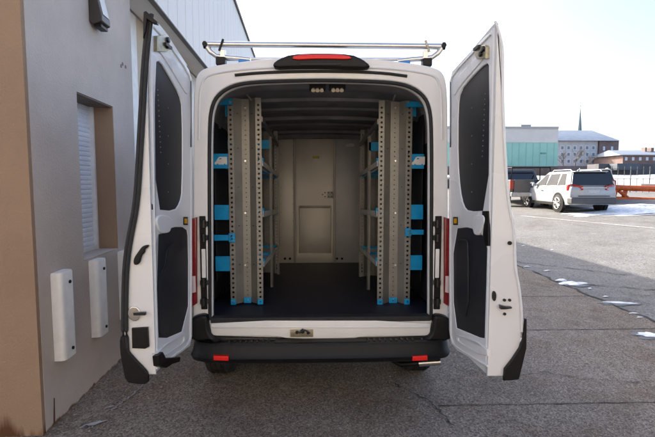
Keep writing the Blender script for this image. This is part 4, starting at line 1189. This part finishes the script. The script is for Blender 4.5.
sb = empty('brick_house', hity(640, 170, 85)); tag(sb, 'long low brick building with a pale gabled roof at the right edge', 'building')
fb('wall', BRK, (622, 175), (668, 154.5), 85, 9, sb, -1)
bm = BM(); a, b = hity(620.5, 155, 84.5), hity(670, 155, 84.5); zr = hity(640, 149.8, 88).z
loft(bm, [[(a.x, 84.5, a.z), (a.x, 94.5, a.z), (a.x + 1, 89.5, zr)], [(b.x, 84.5, a.z), (b.x, 94.5, a.z), (b.x, 89.5, zr)]])
rf = obj('roof', bm, mat('pale_roof', (.20, .235, .29), .6, var=.12), sb)
fb('chimney', BRK, (645, 152), (647, 147.5), 88, 1, rf)
fb('chimney', BRK, (651, 152), (654, 147.8), 88, 1.4, rf)
for k in range(5):
    px = 625 + k*7; w_ = fb('window', WF, (px, 160.5), (px + 2.6, 157.2), 84.95, .1, sb)
# embankment wall and hedge
ew = fb('retaining_wall', mat('dark_wall', (.10, .10, .11), .9, var=.25, vscale=.4), (598, 180), (720, 164), 70, 3, None, -1)
tag(ew, 'long dark retaining wall behind the snowy lot', 'wall')
ew = fb('freight_container', mat('container_blue', (.06, .075, .10), .6, var=.2, vscale=.4), (617, 170), (640, 163.5), 68, 2.5, None)
tag(ew, 'dark blue container standing in front of the long retaining wall', 'container')
ew = fb('brick_wall', mat('mauve_wall', (.19, .15, .15), .9, var=.25, vscale=.6), (555, 180), (616, 166), 74, 2, None, -1)
tag(ew, 'low reddish wall in front of the three storey brick building', 'wall')
# snow bank
bm = BM(); n = 40; rows = []
for j, (Y, hgt) in enumerate(((34, 0), (36, .5), (38, .9), (46, 1.25), (60, 1.45))):
    row = []
    for i in range(n + 1):
        x = 14 + i*1.6
        row.append((x, Y, G(x, Y) + .02 + hgt*(1 + .25*math.sin(i*1.3 + j) + random.uniform(-.12, .12))))
    rows.append(row)
loft(bm, rows, closed=False, caps=False)
tag(obj('snow_bank', bm, SNOW, smooth=80), 'long bank of snow behind the fence at the back of the lot', 'snow', kind='structure')
# rail fence over the snow
fr = empty('rail_fence', hity(635, 185, 31)); tag(fr, 'thin dark metal fence standing in front of the snow bank', 'fence')
FM = mat('fence_metal', (.07, .075, .085), .6, var=.2)
for k in range(14):
    px = 612 + k*6.4; t = hity(px, 166.5, 31); 
    bm = BM(); tube(bm, [(t.x, 31, G(t.x, 31) - .1), (t.x, 31, t.z)], .035 if k % 3 == 0 else .018, 6); obj('post', bm, FM, fr)
bm = BM()
for yy in (169, 179): tube(bm, [hity(610, yy, 31), hity(700, yy, 31)], .025, 6)
obj('rail', bm, FM, fr)
# bare trees
TRK = mat('bark', (.10, .085, .08), .9, var=.2)
def bare_tree(px, py, D, hgt, label):
    b = hity(px, py, D); rt = empty('bare_tree', (b.x, D, b.z)); tag(rt, label, 'tree', 'bare winter trees')
    bm = BM(); tube(bm, [(b.x, D, b.z - 1), (b.x, D, b.z + hgt*.4)], [hgt*.028, hgt*.016], 6); obj('trunk', bm, TRK, rt)
    bm = BM()
    def br(p, d, l, r_, lev):
        q = p + d*l
        tube(bm, [p, q], [r_, r_*.65], 4, cap=False)
        if lev:
            for _ in range(3):
                nd = (d + Vector((random.uniform(-.8, .8), random.uniform(-.8, .8), random.uniform(-.1, .5)))).normalized()
                br(p + d*l*random.uniform(.5, 1), nd, l*random.uniform(.55, .8), r_*.6, lev - 1)
    for _ in range(5):
        br(Vector((b.x, D, b.z + hgt*random.uniform(.2, .4))), Vector((random.uniform(-.7, .7), random.uniform(-.7, .7), .8)).normalized(), hgt*.25, hgt*.010, 3)
    obj('crown', bm, TRK, rt)
bare_tree(575, 170, 80, 5.2, 'bare leafless tree in front of the brick building, near the steeple')
bare_tree(590, 170, 82, 4.0, 'smaller bare leafless tree before the brick building side wall')
bare_tree(563, 171, 78, 4.4, 'bare leafless tree at the edge of the green banded building')

# unseen building added behind the camera for warm bounce light on the van
yb = empty('bounce_building', (2, -9, 0)); tag(yb, 'unseen tan brick building behind the camera, added to bounce warm light', 'building')
bm = BM(); box(bm, (-14, -16, -.2), (18, -9, 8.5)); obj('wall', bm, mat('tan_brick', (.41, .365, .31), .9, var=.2, vscale=3), yb)
bm = BM(); box(bm, (-14.2, -16.2, 8.5), (18.2, -8.8, 8.9)); obj('roof_edge', bm, FASC, yb)
for k in range(6):
    bm = BM(); box(bm, (-11 + k*5, -9.04, 1.2), (-9.4 + k*5, -8.98, 3.2)); obj('window', bm, GLASS, yb)

# ------------------------------------------------------------------ light
EL, AZ = 29, -45     # azimuth from +Y, negative = left
w = bpy.data.worlds.new('World'); S.world = w; w.use_nodes = True
nt = w.node_tree; bg = nt.nodes['Background']
sky = nt.nodes.new('ShaderNodeTexSky'); sky.sky_type = 'NISHITA'; sky.sun_disc = False
sky.sun_elevation = R(EL); sky.sun_rotation = R(AZ); sky.air_density = .7; sky.dust_density = 4.0; sky.ozone_density = .3
nt.links.new(sky.outputs['Color'], bg.inputs['Color']); bg.inputs['Strength'].default_value = .15
sd = bpy.data.lights.new('sun', 'SUN'); sd.energy = 2.7; sd.angle = R(.5); sd.color = (1, .93, .83)
so = bpy.data.objects.new('sun', sd); COL.objects.link(so)
dirv = Vector((math.sin(R(AZ))*math.cos(R(EL)), math.cos(R(AZ))*math.cos(R(EL)), math.sin(R(EL))))
so.rotation_euler = dirv.to_track_quat('Z', 'Y').to_euler()
S.view_settings.view_transform = 'Standard'; S.view_settings.look = 'None'
S.view_settings.exposure = 1.85; S.view_settings.use_white_balance = True; S.view_settings.white_balance_temperature = 6500; S.view_settings.white_balance_tint = 8; S.view_settings.gamma = 1; S.view_settings.use_curve_mapping = False
S.render.engine = 'CYCLES'
S.cycles.max_bounces = 12; S.cycles.diffuse_bounces = 8
S.cycles.use_denoising = True
